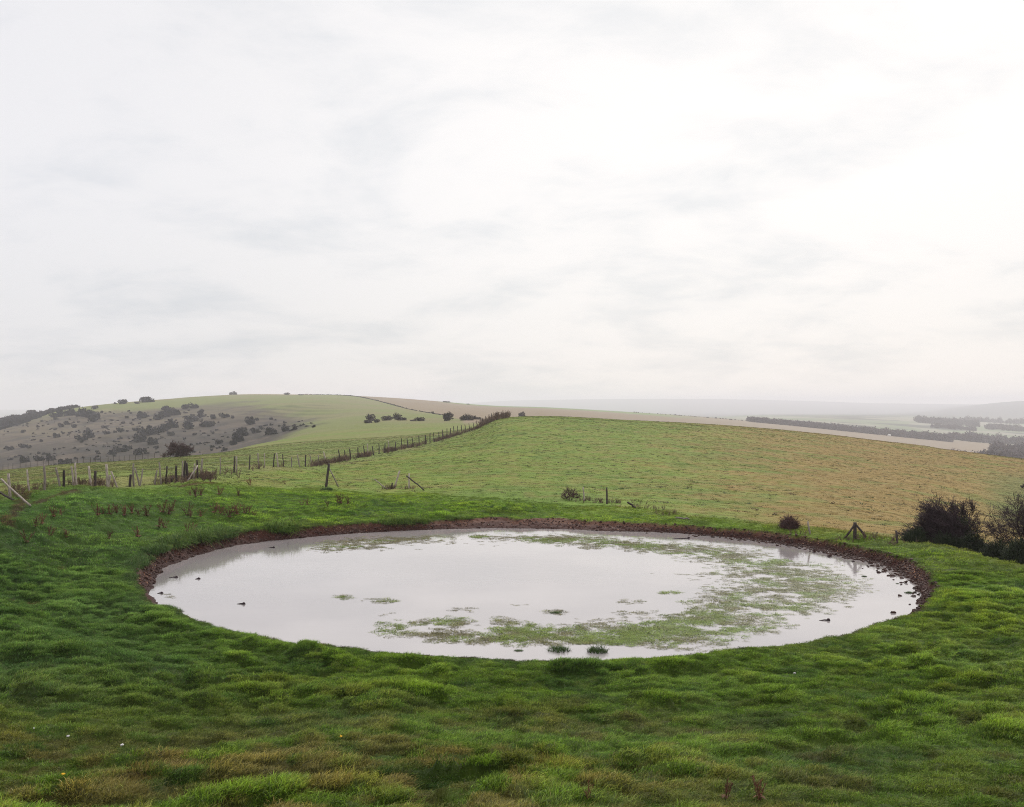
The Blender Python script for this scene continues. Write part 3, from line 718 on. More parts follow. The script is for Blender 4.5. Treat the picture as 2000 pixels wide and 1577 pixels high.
def make_bush(seed, w_, h_, n1=9, depth=3, wind=(-.35, 0), r0=.05, spread=.9, twigs=5, dens=1.0, tw=.006, zbase=0, elo=.35):
    """leafless wind-cut thorn: a mesh of limbs and a mesh of fine twigs"""
    rd = random.Random(seed); limbs = MB(); tws = MB()
    def grow(p, d, L, r, lev):
        pts = [p]; rad = [r]; q = p; dd = d.copy(); n = 4
        for i in range(n):
            dd = (dd+Vector((rd.gauss(0, .16)+wind[0]*.13, rd.gauss(0, .16)+wind[1]*.13, rd.gauss(.0, .12)))).normalized()
            q = q+dd*L/n; pts.append(q); rad.append(r*(1-.6*(i+1)/n))
        limbs.tube(pts, rad, 4 if lev else 5, False)
        if lev >= depth:
            for i in range(int(twigs*dens)):
                b = pts[rd.randint(1, n)]; t = (dd+Vector((rd.gauss(0, .6), rd.gauss(0, .6), rd.gauss(.1, .5)))).normalized()*L*rd.uniform(.35, .9)
                tws.twig(b, b+t, tw)
                for k in range(2):
                    b2 = b+t*rd.uniform(.3, .9); t2 = (t.normalized()+Vector((rd.gauss(0, .7), rd.gauss(0, .7), rd.gauss(0, .6)))).normalized()*L*rd.uniform(.2, .45); tws.twig(b2, b2+t2, tw*.75)
            return
        m = 4 if lev == 0 else 4
        for i in range(m):
            b = pts[rd.randint(2, n)]; nd_ = (dd+Vector((rd.gauss(0, .5), rd.gauss(0, .5), rd.gauss(.12, .35)))).normalized()
            grow(b, nd_, L*rd.uniform(.55, .8), rad[-1]*.85+r*.1, lev+1)
    for i in range(n1):
        a = 2*PI*(i+rd.uniform(-.3, .3))/n1; e = rd.uniform(elo, 1.4)
        d = Vector((math.cos(a)*math.cos(e)*spread*w_/h_+wind[0]*.4, math.sin(a)*math.cos(e)*spread*w_/h_, math.sin(e))).normalized()
        grow(Vector((math.cos(a)*.08*w_, math.sin(a)*.08*w_, zbase)), d, h_*rd.uniform(.33, .46), r0*rd.uniform(.6, 1.1), 0)
    return limbs.mesh('branches'), tws.mesh('twigs')
def gorse_mesh(seed, w_, d_, h_, n=260, spine=.30):
    """dense mound of spiny shoots"""
    rd = random.Random(seed); mb = MB()
    lob = [(rd.uniform(-.4, .4)*w_, rd.uniform(-.4, .4)*d_, rd.uniform(.45, 1.0)) for _ in range(5)]
    for i in range(n):
        a = rd.uniform(0, 6.28); e = math.asin(rd.uniform(0, 1)); k = rd.uniform(.55, 1.0)
        x = math.cos(a)*math.cos(e)*w_/2*k; y = math.sin(a)*math.cos(e)*d_/2*k
        hs = max(l[2]*math.exp(-((x-l[0])**2+(y-l[1])**2)/(.22*w_*w_)) for l in lob)
        z = h_*k*math.sin(e)*(.45+.75*hs)
        d = Vector((x/w_*1.6+rd.gauss(0, .25), y/d_*1.6+rd.gauss(0, .25), .7+rd.gauss(0, .3))).normalized(); L = spine*h_*rd.uniform(.5, 1.2); p = Vector((x, y, z))
        mb.twig(p-d*L*.5, p+d*L, .022*h_)
        for j in range(6):
            b = p+d*L*rd.uniform(-.3, .9); t = (d*.7+Vector((rd.gauss(0, .8), rd.gauss(0, .8), rd.gauss(0, .8)))).normalized()*L*rd.uniform(.25, .5); mb.twig(b, b+t, .014*h_)
    # dark woody heart so the mound is not see-through
    for i in range(int(n*.8)):
        a = rd.uniform(0, 6.28); k = math.sqrt(rd.uniform(0, .75)); x = math.cos(a)*w_/2*k; y = math.sin(a)*d_/2*k; hs = max(l[2]*math.exp(-((x-l[0])**2+(y-l[1])**2)/(.22*w_*w_)) for l in lob)
        mb.twig((x*.8, y*.8, -.05), (x, y, h_*(1-k*k)**.5*(.4+.7*hs)), .05*h_)
    return mb.mesh('shoots')
def crown_mesh(seed, w_, h_, n=420, leaf=.22, shear=0.0, lobes=5):
    """small ragged leaf clumps through the volume of a thorn crown"""
    rs = np.random.RandomState(seed); V = []; Fc = []
    L = [(rs.uniform(-.3, .3)*w_, rs.uniform(-.3, .3)*w_, rs.uniform(.12, .52)*h_, rs.uniform(.20, .36)*w_, rs.uniform(.24, .40)*h_) for _ in range(lobes)]
    for i in range(n):
        c = L[rs.randint(lobes)]; v = rs.normal(size=3); v /= np.linalg.norm(v); r = rs.uniform(.45, 1.05)
        p = np.array([c[0]+v[0]*c[3]*r, c[1]+v[1]*c[3]*r, max(.05*h_, c[2]+v[2]*c[4]*r)]); p[0] += shear*p[2]
        a = rs.normal(size=3); a /= np.linalg.norm(a); b = np.cross(a, rs.normal(size=3)); b /= np.linalg.norm(b); q = leaf*rs.uniform(.5, 1.2); b0 = len(V)
        V += [p+a*q, p+b*q*.7, p-a*q, p-b*q*.7]; Fc.append((b0, b0+1, b0+2, b0+3))
    return mesh_from('crown', V, Fc)
def trunk_mesh(seed, h_, r):
    mb = MB(); rd = random.Random(seed)
    mb.tube([(0, 0, -.3), (rd.uniform(-.05, .05)*h_, 0, .3*h_), (rd.uniform(-.1, .1)*h_, 0, .6*h_)], [r, r*.8, r*.4], 6)
    for i in range(4):
        a = rd.uniform(0, 6.28); mb.tube([(0, 0, .15*h_), (math.cos(a)*.2*h_, math.sin(a)*.2*h_, .45*h_), (math.cos(a)*.35*h_, math.sin(a)*.35*h_, .7*h_)], [r*.6, r*.4, r*.15], 4)
    return mb.mesh('trunk')

ORD = ['first', 'second', 'third', 'fourth', 'fifth', 'sixth', 'seventh', 'eighth', 'ninth', 'tenth', 'eleventh', 'twelfth', 'thirteenth', 'fourteenth', 'fifteenth', 'sixteenth', 'seventeenth', 'eighteenth', 'nineteenth', 'twentieth']
def ordn(i):
    if i < 20: return ORD[i]
    t = {2: 'twenty', 3: 'thirty', 4: 'forty', 5: 'fifty', 6: 'sixty', 7: 'seventy', 8: 'eighty', 9: 'ninety'}
    n = i+1; a, b = divmod(n, 10)
    return t[a]+'-'+ORD[b-1] if b else {'twenty': 'twentieth', 'thirty': 'thirtieth', 'forty': 'fortieth', 'fifty': 'fiftieth', 'sixty': 'sixtieth', 'seventy': 'seventieth', 'eighty': 'eightieth', 'ninety': 'ninetieth'}[t[a]]

# ------------------------------------------------------------------ left field fence
fp = [  # px, py of foot, height in px, lean x (px), shade
 (-40,990,52,2,0),(20,972,46,-3,0),(59,969,49,-6,0),(86,963,54,1,0),(116,953,40,-8,0),(124,936,32,0,1),(143,937,38,-3,0),(150,949,44,-3,0),(179,946,42,-7,0),(186,934,32,0,1),(209,942,45,-1,0),(211,934,24,4,0),(229,939,34,-12,0),
 (254,933,24,2,1),(262,937,45,-2,0),(272,938,36,-9,0),(273,931,34,6,0),(303,932,28,4,0),(314,935,43,-3,0),(323,930,34,4,1),(335,903,8,0,1),(345,930,32,-1,1),(356,934,38,0,0),(361,931,38,1,1),(364,930,34,1,1),(377,926,30,3,0),(386,933,36,-1,1),(394,924,36,1,0),
 (429,920,34,1,0),(457,917,32,1,1),(462,917,32,0,0),(487,917,29,1,1),(506,916,30,-2,0),(517,916,28,0,0),(534,915,27,2,1),(543,915,28,-3,0),(554,915,25,-2,1),(570,914,21,0,0),(586,914,25,-5,0),(597,912,23,0,1),(609,911,24,-4,0),(622,909,20,0,0),(637,906,24,-5,0),
 (663,900,21,-2,0),(675,898,18,-2,1),(684,897,19,-1,0),(700,895,19,-1,0),(713,893,20,-3,0),(719,892,22,-1,0),(730,890,16,-2,1),(740,887,19,0,1),(751,884,17,1,0),(759,883,20,-1,0),(772,880,15,0,0),(785,878,19,-1,0),(797,876,17,-2,0),(808,874,17,-3,1),(819,871,18,-1,0),
 (831,867,16,0,1),(840,865,18,0,1),(849,862,17,-2,1),(858,859,15,-1,1),(866,857,17,-2,0),(873,855,17,0,0),(881,851,16,-1,1),(888,849,17,-2,1),(895,846,16,-1,0),(903,843,15,-2,1),(910,840,14,-2,1),(918,837,14,-2,1),(926,834,13,-2,0),(932,832,14,-1,1),(938,830,14,-1,0),(944,827,14,-2,1),(950,825,15,-2,1),(956,822,15,-1,0),(962,819,14,-2,1),(968,817,14,1,1),(974,815,12,-1,0)]
fence = empty('post_and_wire_fence', (-20, 70, 0.8))
tag(fence, 'long post and wire fence of crooked grey stakes running up to the crest', 'fence')
protos = [post_mesh(1.0, 1.0*r, i, .03) for i, r in enumerate([.035, .045, .055, .04])]
fence_pts = []
rd = random.Random(5)
for i, (px, py, hp, ln, dk) in enumerate(fp):
    # distance along the real fence line (fitted to the stakes' common 1.35 m height)
    Y = float(np.interp(px, [-40, 59, 150, 262, 314, 386, 429, 487, 586, 663, 727, 785, 849, 910, 974], [55, 58.5, 62, 67, 69, 74, 84, 99, 119, 134, 146, 160, 184, 216, 240]))
    X = (px-1000)/F*Y
    zt = H-(py-HZ)/F*Y; zg = float(height(np.array([X]), np.array([Y]))[0])
    hgt = hp/F*Y*(1.12 if px > 640 else 1); dk = dk or (px > 640 and i % 4 != 0)
    me_ = post_mesh(hgt+max(0, zt-zg)*0, rd.uniform(.050, .078)*(1.1 if dk else 1), 100+i, .035)
    o = obj('post', me_, M_WOOD_D if dk else M_WOOD, fence); o.location = Vector((X, Y, zg))-Vector(fence.location)
    o.rotation_euler = (rd.uniform(-.05, .05), math.atan2(ln, hp), rd.uniform(-.1, .1)); fence_pts.append((X, Y, zg, hgt))
def wire(parent, pts, zf, r, name='wire'):
    mb = MB(); P = []
    for (a, b) in zip(pts[:-1], pts[1:]):
        for t in (0, .5): P.append((a[0]+(b[0]-a[0])*t-parent.location[0], a[1]+(b[1]-a[1])*t-parent.location[1], a[2]+(b[2]-a[2])*t+zf-(.03 if t else 0)-parent.location[2]))
    mb.tube(P, [r]*len(P), 3, False); return obj(name, mb.mesh(name), M_WIRE, parent)
sel = [fence_pts[i] for i in range(len(fp)) if fp[i][2] > 16 or fp[i][0] > 800]
sel = [p for i, p in enumerate(sel) if i == 0 or p[1] > sel[i-1][1]-.2]
for zf in (.35, .7, 1.0): wire(fence, sel, zf, .006)

# fallen rails at the frame's left edge
def pole(name, p0, p1, r0, r1, mat, label, cat, seed=1, group=None):
    p0 = Vector(p0); p1 = Vector(p1); mb = MB(); rd = random.Random(seed); n = 6
    pts = [(p1-p0)*(i/(n-1))+Vector((rd.uniform(-1, 1), rd.uniform(-1, 1), rd.uniform(-1, 1)))*r0*.5 for i in range(n)]
    mb.tube(pts, [r0+(r1-r0)*i/(n-1) for i in range(n)], 7); o = obj(name, mb.mesh(name), mat, loc=p0); tag(o, label, cat, group); return o
def world(px, py, Y): return Vector(((px-1000)/F*Y, Y, H-(py-HZ)/F*Y))
def foot(px, Y):
    X = (px-1000)/F*Y; return Vector((X, Y, float(height(np.array([X]), np.array([Y]))[0])))
a = seen_at(60, 990, 40); pole('fallen_rail', Vector(a)+Vector((0, 0, .02)), world(2, 936, a[1]+.8), .05, .045, M_WOOD, 'pale fallen rail propped slantwise at the near end of the stake fence', 'rail', 1)
a = seen_at(26, 978, 40); pole('broken_stake', Vector(a), world(-2, 961, a[1]+.6), .055, .05, M_WOOD_D, 'dark broken stake lying under the pale fallen rail', 'stake', 2)
a = seen_at(372, 932, 60); pole('leaning_rail', Vector(foot(366, 72)), world(386, 910, 73.5), .05, .05, M_WOOD, 'pale rail leaning across the stake fence beside a dark post', 'rail', 3)

# ------------------------------------------------------------------ old stakes between pond and field
def stake(px, py, hp, lean, r, mat, label, seed, name='fence_post', dl=0.0, ymin=50):
    X, Y, z = seen_at(px, py, ymin, 400); hgt = hp/F*Y
    o = obj(name, post_mesh(hgt, r, seed, .03), mat, loc=(X, Y, z-.03)); o.rotation_euler = (dl, lean, 0); tag(o, label, 'post'); return o
# strainer post with brace
def braced(px, py, hp, lean, r, braces, label, seed, mat=M_WOOD_D):
    X, Y, z = seen_at(px, py, 48, 400); hgt = hp/F*Y
    t = empty('braced_post', (X, Y, z)); tag(t, label, 'post')
    o = obj('post', post_mesh(hgt, r, seed, .01), mat, t); o.rotation_euler = (0, lean, 0)
    top = Vector((math.sin(lean), 0, math.cos(lean)))*hgt
    for (bx_, dy, th_) in braces:
        q = foot(px+bx_, Y+dy)-Vector((X, Y, z)); p = top*th_; mb = MB(); mb.tube([q-(p-q)*.05, q+(p-q)*.5+Vector((.02, 0, 0)), p], [.058, .052, .045], 6); obj('brace', mb.mesh('brace'), M_WOOD_D if len(braces) > 1 else M_WOOD, t)
    return t
braced(637, 951, 46, .12, .10, [(24, .3, .85)], 'thick dark leaning gatepost with one thin brace standing alone in the grass', 61)
X, Y, z = seen_at(757, 956, 55)
pole('broken_stake', (X, Y, z), world(731, 936, Y), .05, .035, M_WOOD, 'thin pale stake leaning steeply to the left in the grass', 'stake', 63)
stake(770, 953, 36, .30, .07, M_WOOD, 'stout grey stake tilting right among dead stems', 64)
stake(799, 954, 30, .0, .06, M_WOOD, 'short upright grey stake crossed by a sloping rail', 65)
X, Y, z = seen_at(829, 958, 55)
pole('fallen_rail', (X, Y, z), world(794, 929, Y+.3), .05, .05, M_WOOD_D, 'brown rail sloping down from the short upright grey stake', 'rail', 66)
stake(765, 955, 13, .1, .06, M_WOOD_D, 'dark rotted stump beside the stout tilting stake', 67)
stake(1141, 979, 28, -.08, .05, M_WOOD, 'grey stake just right of the small round bare bush', 68)
stake(1185, 984, 33, 0, .055, M_WOOD_D, 'upright dark stake in dead weeds behind the pond', 69)
X, Y, z = seen_at(1241, 993, 52)
pole('broken_stake', (X, Y, z), world(1225, 979, Y), .07, .06, M_WOOD_D, 'short black stump leaning hard left behind the pond', 'stake', 70)
X, Y, z = seen_at(1347, 1015, 52)
pole('fallen_rail', (X, Y, z+.03), world(1318, 1011, Y), .05, .05, M_WOOD, 'grey rail lying flat in the grass behind the mud bank', 'rail', 71)
stake(1583, 1043, 26, -.2, .045, M_WOOD, 'thin pale stake tilting left beside the small round brown bush', 72, ymin=44)
braced(1670, 1053, 32, 0, .09, [(-20, 0, .92), (22, 0, .92)], 'dark post with two slanting braces like a tripod behind the bank', 73)
stake(1752, 1062, 26, -.05, .055, M_WOOD_D, 'short dark stake left of the gorse mounds', 74, ymin=44)
stake(1836, 1060, 24, -.05, .055, M_WOOD_D, 'dark stake half hidden at the foot of the big thorn bush', 75, ymin=52)

# ------------------------------------------------------------------ far wire fence along the escarpment
ff = empty('wire_fence', (-90, 215, -4)); tag(ff, 'distant fence of thin dark posts along the edge of the escarpment', 'fence')
pts = []
fx = np.linspace(-30, 335, 33); rd = random.Random(9)
for i, px in enumerate(fx):
    Y = float(np.interp(px, [-30, 335], [214, 222])); p = foot(px+rd.uniform(-2, 2), Y); pts.append((p.x, p.y, p.z))
    o = obj('post', post_mesh(1.2+rd.uniform(-.05, .1), .045, 300+i, .01, k=5), M_WOOD_D, ff); o.location = p-Vector(ff.location)
for zf in (.4, .75, 1.1): wire(ff, pts, zf, .008)

# ------------------------------------------------------------------ near bushes
def thorn(px, py, Y, w_, h_, seed, label, cat='bush', mat=M_TWIG, name='hawthorn_bush', **kw):
    if Y: p = foot(px, Y)
    else: p = Vector(seen_at(px, py, 48, 500))
    t = empty(name, p); tag(t, label, cat); l, tw = make_bush(seed, w_, h_, **kw)
    obj('branches', l, mat, t); obj('twigs', tw, mat, t); return t
thorn(1884, 0, 53, 1.5, 3.0, 3, 'big dark windswept thorn bush rising behind the right end of the pond', n1=18, depth=3, wind=(-.7, 0), r0=.05, twigs=13, tw=.011, elo=.75)
thorn(2050, 0, 50, 1.8, 4.3, 8, 'bare twiggy thorn tree cut by the right edge of the picture', n1=9, depth=3, wind=(-.2, 0), r0=.06, twigs=6, tw=.009, name='thorn_tree')
thorn(1113, 977, 0, 1.2, .95, 4, 'small round leafless bush standing left of two stakes behind the pond', n1=9, depth=2, wind=(0, 0), r0=.02, twigs=9, mat=M_TWIG_R, tw=.008)
thorn(350, 0, 205, 6.0, 3.3, 5, 'broad reddish leafless thicket at the end of the escarpment fence', n1=20, depth=2, wind=(0, 0), r0=.06, twigs=12, mat=M_TWIG_R, tw=.035, name='thorn_thicket')
def gorse(px, Y, w_, d_, h_, seed, label, n=260, dz=0, mat=None):
    p = foot(px, Y); t = obj('gorse_bush', gorse_mesh(seed, w_, d_, h_, n), mat or M_GORSE, loc=p+Vector((0, 0, dz))); tag(t, label, 'bush', 'gorse bushes beyond the right end of the pond'); return t
gorse(1542, 56.5, 1.15, 1.1, .62, 81, 'small round dark brown bush on its own behind the mud bank', 300, mat=M_TWIG_R)
gorse(1787, 52, 1.25, 1.3, .75, 82, 'low gorse mound right of the short dark stake', 420)
gorse(1845, 51, 1.3, 1.3, .8, 83, 'gorse mound at the left foot of the big thorn bush', 380)
gorse(1900, 50.5, 1.6, 1.5, 1.1, 84, 'tall gorse mound under the big thorn bush', 620)
gorse(1880, 52.5, .8, .8, 1.7, 87, 'dense dark gorse filling the heart of the big thorn bush', 620)
gorse(1945, 47.5, 1.4, 1.4, .85, 85, 'gorse mound between the big thorn bush and the thorn tree', 480)
gorse(1992, 46, 1.6, 1.5, 1.15, 86, 'gorse mound in front of the twiggy thorn tree at the right edge', 620)
thorn(2008, 955, 0, 1.6, 1.1, 15, 'dark little bush on the far green strip at the right edge', n1=9, depth=2, wind=(0, 0), r0=.03, twigs=9, tw=.02)

# ------------------------------------------------------------------ dock plants and brambles
def dock_mesh(seed, h_):
    rd = random.Random(seed); mb = MB()
    for i in range(rd.randint(5, 8)):
        a = rd.uniform(0, 6.28); e = rd.uniform(.1, .8); p = Vector((rd.uniform(-.06, .06), rd.uniform(-.06, .06), -.02)); d = Vector((math.cos(a)*e, math.sin(a)*e, 1)).normalized(); L = h_*rd.uniform(.55, 1.1)
        mb.tube([p, p+d*L*.6, p+d*L+Vector((0, 0, -.02))], [.010, .008, .004], 4, False)
        for j in range(16):
            b = p+d*L*rd.uniform(.35, 1.0); t = (d*.6+Vector((rd.gauss(0, .7), rd.gauss(0, .7), rd.gauss(.1, .4)))).normalized()*rd.uniform(.05, .13); mb.twig(b, b+t, .012)
    for i in range(9):
        a = rd.uniform(0, 6.28); L = rd.uniform(.12, .26); n0 = len(mb.V); c, s_ = math.cos(a), math.sin(a)
        mb.V += [(0, 0, .02), (c*L*.5-s_*.035, s_*L*.5+c*.035, .10), (c*L, s_*L, .04), (c*L*.5+s_*.035, s_*L*.5-c*.035, .10)]; mb.F.append((n0, n0+1, n0+2, n0+3))
    return mb.mesh('dock_plant')
dk = [dock_mesh(500+i, .62) for i in range(6)]
for m_ in dk: m_.materials.append(M_DOCK)
dpts = [(372,968),(382,970),(392,968),(428,968),(465,970),(488,948),(556,945),(192,1008),(202,1004),(215,1006),(228,1002),(243,1008),(258,1004),(270,1008),(286,1010),(318,1002),(330,1006),(336,1000),(366,1008),(372,1010),(392,1010),(418,1003),(430,1005),(438,1008),(455,1002),(463,1006),(478,1004),(486,1000),(497,1008),(448,1012),(105,1010),(118,1006),(70,1030),(82,1024),(130,1050),(52,1062),(590,987),(600,986),(640,990),(665,984),(680,986),(310,1030),(322,1032),(366,1038),(378,1036),(660,985),(270,1050),(213,1052),(98,1048)]
rows_ = sorted(dpts, key=lambda p: (p[1] > 975, p[1] > 1016, p[0]))
cnt = {}
rd = random.Random(77)
for (px, py) in rows_:
    band = 'back' if py <= 975 else ('middle' if py <= 1016 else 'front'); i = cnt.get(band, 0); cnt[band] = i+1
    X, Y, z = seen_at(px, py, 35, 120)
    o = obj('dock_plant', rd.choice(dk), loc=(X, Y, z)); o.rotation_euler = (0, 0, rd.uniform(0, 6.28)); k = rd.uniform(.6, 1.15); o.scale = (k, k, k)
    tag(o, 'dead reddish dock in the %s row left of the pond, %s from the left' % (band, ordn(i)), 'dead plant', 'dead dock plants left of the pond')
for i, (px, py, k, lb) in enumerate([(1484,1562,.8,'spindly dead brown plant in the grass at the bottom right'),(1418,1560,.7,'small dead brown plant just left of a taller one at the bottom'),(960,1150,.0,''),(1148,1560,.5,'dry brown seedling near the bottom centre')]):
    if not k: continue
    X, Y, z = seen_at(px, py, 9, 60); o = obj('dock_plant', dk[i], loc=(X, Y, z)); o.scale = (k*.5, k*.5, k*.6); tag(o, lb, 'dead plant')
# dead undergrowth along the stake fence and round the old stakes
bram_src = source_collection('dead_bramble', [dock_mesh(600+i, .7) for i in range(4)], simple_mat('dead_bramble', (.135, .085, .060), (.09, .06, .042), 6, .95, 0, rnd=.4))
rs = np.random.RandomState(51); P = []
for i in range(2600):
    j = rs.randint(0, len(fence_pts)-1); t = rs.uniform(); a, b = fence_pts[j], fence_pts[j+1]; P.append((a[0]+(b[0]-a[0])*t+rs.normal(0, .5)+.1, a[1]+(b[1]-a[1])*t+rs.normal(.8, .8)))
P = np.array(P); pq = px_of(P[:, 0], P[:, 1])
dn = np.interp(pq, [0, 20, 60, 100, 240, 300, 345, 400, 440, 455, 500, 560, 600, 640, 700, 760, 800, 900, 974], [.1, .5, .7, .8, .5, .5, .5, .9, .4, .35, .2, .2, .9, .8, .9, .5, .4, .5, .9])
k = rs.uniform(size=len(P)) < .6*dn*np.interp(pq, [0, 600, 660, 974], [.8, .7, 2.2, 2.4])*sstep(np.interp(pq, [600, 700], [.34, .18]), .60, vnoise(P[:, 0]*.6, P[:, 1]*.35, 501)); P = P[k]; n = len(P)
ex = []
for (px, py, k_, sp) in [(1190,982,26,1.0),(1168,978,8,.4),(1145,977,9,.4),(1262,993,16,.6),(1305,1006,10,.4),(770,955,14,.5),(757,955,6,.3),(800,955,6,.3),(1680,1052,16,.9),(1700,1052,8,.7),(1555,1044,5,.3),(1755,1066,6,.5)]:
    X, Y, z = seen_at(px, py, 46, 300)
    for q in range(k_): ex.append((X+rs.normal(0, sp), Y+rs.normal(0, .3)))
# thick growth at the top of the fence on the crest
for q in range(110): ex.append((rs.uniform(-7, -.5)*1.0, 234+rs.normal(0, 5)))
ex = np.array(ex); P = np.concatenate([P, ex]); n = len(P)
sc = rs.uniform(.5, 1.1, n)*np.where(np.arange(n) < n-110, 1, 1.9)*np.where((np.arange(n) < n-110) & (np.arange(n) >= n-len(ex)), .6, 1); sc = sc*np.interp(P[:, 1], [50, 70, 110, 240], [.8, .8, 1.0, 1.2])
o = scatter('dead_undergrowth', np.stack([P[:, 0], P[:, 1], height(P[:, 0], P[:, 1])], -1), np.stack([np.zeros(n), np.zeros(n), rs.uniform(0, 6.28, n)], -1), np.stack([sc]*3, -1), bram_src, None, 4, 12)
tag(o, 'tangle of dead brown brambles and weeds along the stake fence', 'undergrowth', kind='stuff')

# ------------------------------------------------------------------ small things in the water and grass
tm = clump_mesh('grass_tuft', 340, .25, .08, .2, .015, .9, 700, 3, (0, 0)); mt, nt, b = pmat('wet_tuft', .8, .2)
tt_ = nd(nt, 'ShaderNodeAttribute', attribute_name='tip'); rr_ = nd(nt, 'ShaderNodeAttribute', attribute_name='bladernd')
lk(nt, mixc(nt, tt_.outputs['Fac'], (.022, .045, .012), mixc(nt, rr_.outputs['Fac'], (.05, .11, .025), (.12, .17, .05))), b.inputs['Base Color']); tm.materials.append(mt)
for (px, py, wpx, hk, lb) in [(1092,1270,50,.9,'low green grass tuft in the water at the near shore, left of the taller tuft'),(1167,1273,44,1.5,'taller dark green tuft in the water at the near shore'),(1775,1158,18,.9,'dark tuft on a clod close to the right shore'),(1688,1126,12,.9,'small dark tuft alone in clear water near the right shore'),(1753,1140,8,.8,'tiny tuft between the two dark tufts at the right shore'),(1013,1271,20,.6,'brownish tuft in the water by the near shore left of the green tufts'),(1085,1197,26,.5,'isolated weed tuft in the middle of the pond'),(638,957,26,1.3,'dark tussock at the foot of the thick leaning gatepost')]:
    if py < 1000: p = Vector(seen_at(px, py, 60))
    else: x, y = ground_pt(px, py, 0); p = Vector((x, y, 0.0))
    o = obj('grass_tuft', tm, loc=p); k = wpx/F*p.y/.55; o.scale = (k, k, k*hk); o.rotation_euler = (0, 0, px*.1); tag(o, lb, 'grass tuft')
# clod under each shore tuft, sticks and clods afloat
for i, (px, py, L, ang, lb) in enumerate([(1330,1052,34,.1,'dark stick floating near the far bank of the pond'),(1610,1212,20,.0,'dark stick with a knob floating near the right shore'),(470,1180,16,-.2,'short twig floating in the left of the pond'),(385,1131,8,.5,'tiny dark twig floating near the left shore'),(338,1128,16,.05,'thin pale twig floating by the left bank'),(312,1159,10,0,'dark chip floating nearest the left shore'),(562,1067,2,.8,'thin dark stem standing out of the water near the far left bank'),(530,1070,12,.0,'dark clod in the shallows near the far left bank')]):
    x, y = ground_pt(px, py, 0); Lm = L/F*y; mb = MB()
    if i == 6: mb.tube([(0, 0, -.1), (.02, 0, .25)], [.012, .008], 5)
    else:
        mb.tube([(-Lm/2*math.cos(ang), -Lm/2*math.sin(ang), 0), (0, .02, .02), (Lm/2*math.cos(ang), Lm/2*math.sin(ang), .015)], [.010, .018, .03], 6)
        mb.tube([(Lm*.40, Lm*.4*math.sin(ang), .0), (Lm*.45, Lm*.45*math.sin(ang), .04), (Lm*.52, Lm*.5*math.sin(ang), .05)], [.05, .06, .025], 7)
    tag(obj('floating_stick', mb.mesh('floating_stick'), M_TWIG, loc=(x, y, .0)), lb, 'stick')
for i, (px, py, r, mat, nm, lb, ct) in enumerate([(133,1445,.024,M_STONE,'flint','white flint lying in the grass at the lower left','stone'),(66,1430,.012,M_STONE,'flint','tiny white flint left of the larger white one','stone'),(238,1463,.026,M_STONE,'flint','grey-white flint in the brownish grass at the lower left','stone'),(123,1522,.03,M_YELLOW,'yellow_leaf','bright yellow leaf in the grass near the bottom left corner','leaf'),(666,1446,.028,M_YELLOW,'yellow_leaf','yellow leaf in the brownish grass below the pond','leaf'),(1552,1318,.035,M_STONE,'flint','pale flint in the grass below the pond at the right','stone')]):
    X, Y, z = seen_at(px, py+3, 9, 60)
    me_ = lump_mesh(nm, 800+i, r, .6) if mat is M_STONE else flake_mesh(nm, 800+i)
    o = obj(nm, me_, mat, loc=(X, Y, z+.08)); tag(o, lb, ct)
    if mat is M_YELLOW: o.scale = (.55, .55, .55); o.rotation_euler = (.7, 0, .4)

# ------------------------------------------------------------------ bushes of the far slopes
variants = []
for i in range(6):
    cm = crown_mesh(900+i, 1.0, .75, 420, .085, -.15, 5); cm.materials.append(M_FAR)
    cm2 = crown_mesh(950+i, 1.0, .75, 420, .075, -.15, 5); cm2.materials.append(M_FARM)
    tk = trunk_mesh(930+i, .75, .03); tk.materials.append(M_BARK)
    variants.append((cm, cm2, tk))
c1 = [(240,268,62),(900,196,22),(960,196,62),(1070,194,34),(1130,182,70),(1170,182,70),(1805,123,34),(1835,123,34),
 (430,302,62),(500,292,82),(560,287,82),(620,292,64),(680,302,92),(740,297,72),(740,237,42),(795,267,26),(730,332,72),(480,377,40),(520,357,52),(445,457,46),(325,492,26),(185,537,50),(225,542,36),(75,557,60),(580,382,36),(640,482,72),(700,462,82),(640,497,30),(835,432,42),(945,412,50),
 (990,307,30),(1110,307,72),(1150,297,30),(1060,407,42),(960,352,26),(875,327,22),(1240,318,72),(1290,300,72),(1330,282,92),(1380,282,72),(1290,242,62),(1448,236,52),(1515,229,56),(1450,269,26),(1505,292,30),(1570,302,62),(1570,272,52),(1500,332,92),(1470,392,92),(1600,372,82),(1640,372,72),(1665,312,52),(1757,302,62),(1820,306,26),
 (1090,492,92),(1140,442,92),(1200,432,82),(1260,417,72),(1300,392,72),(1350,382,82),(1195,512,72),(1335,442,52),(880,592,62),(940,572,72),(1000,552,62),(1090,592,82),(770,587,26),(500,542,16),(375,597,36),(310,642,62),(400,637,62),(500,662,62),(540,642,36),(590,627,30),(430,687,36),(195,652,62),
 (1710,507,52),(1875,490,72),(1890,420,62),(1960,352,62),(1925,440,40),(300,350,14),(180,370,12),(215,355,18),(330,335,22),(545,320,18),(820,330,12),(1020,272,18),(1175,325,20),(1040,325,20),(430,400,26),(495,430,20),(340,430,22),(945,470,26),(900,420,24),(1012,470,14),(690,400,26),(815,385,32),(580,545,20),(430,320,26),(180,420,30),(295,380,26),(1520,440,30)]
c2 = [(135,297,62),(175,272,26),(265,267,22),(295,270,16),(75,372,72),(50,402,62),(165,352,42),(265,362,72),(360,342,52),(420,332,36),(543,316,26),(15,257,22),(25,430,50)]
items = [(x/4, 740+y/4, wd/4, 380) for x, y, wd in c1]+[(450+x/3.333, 740+y/3.333, wd/3.333, 380) for x, y, wd in c2]
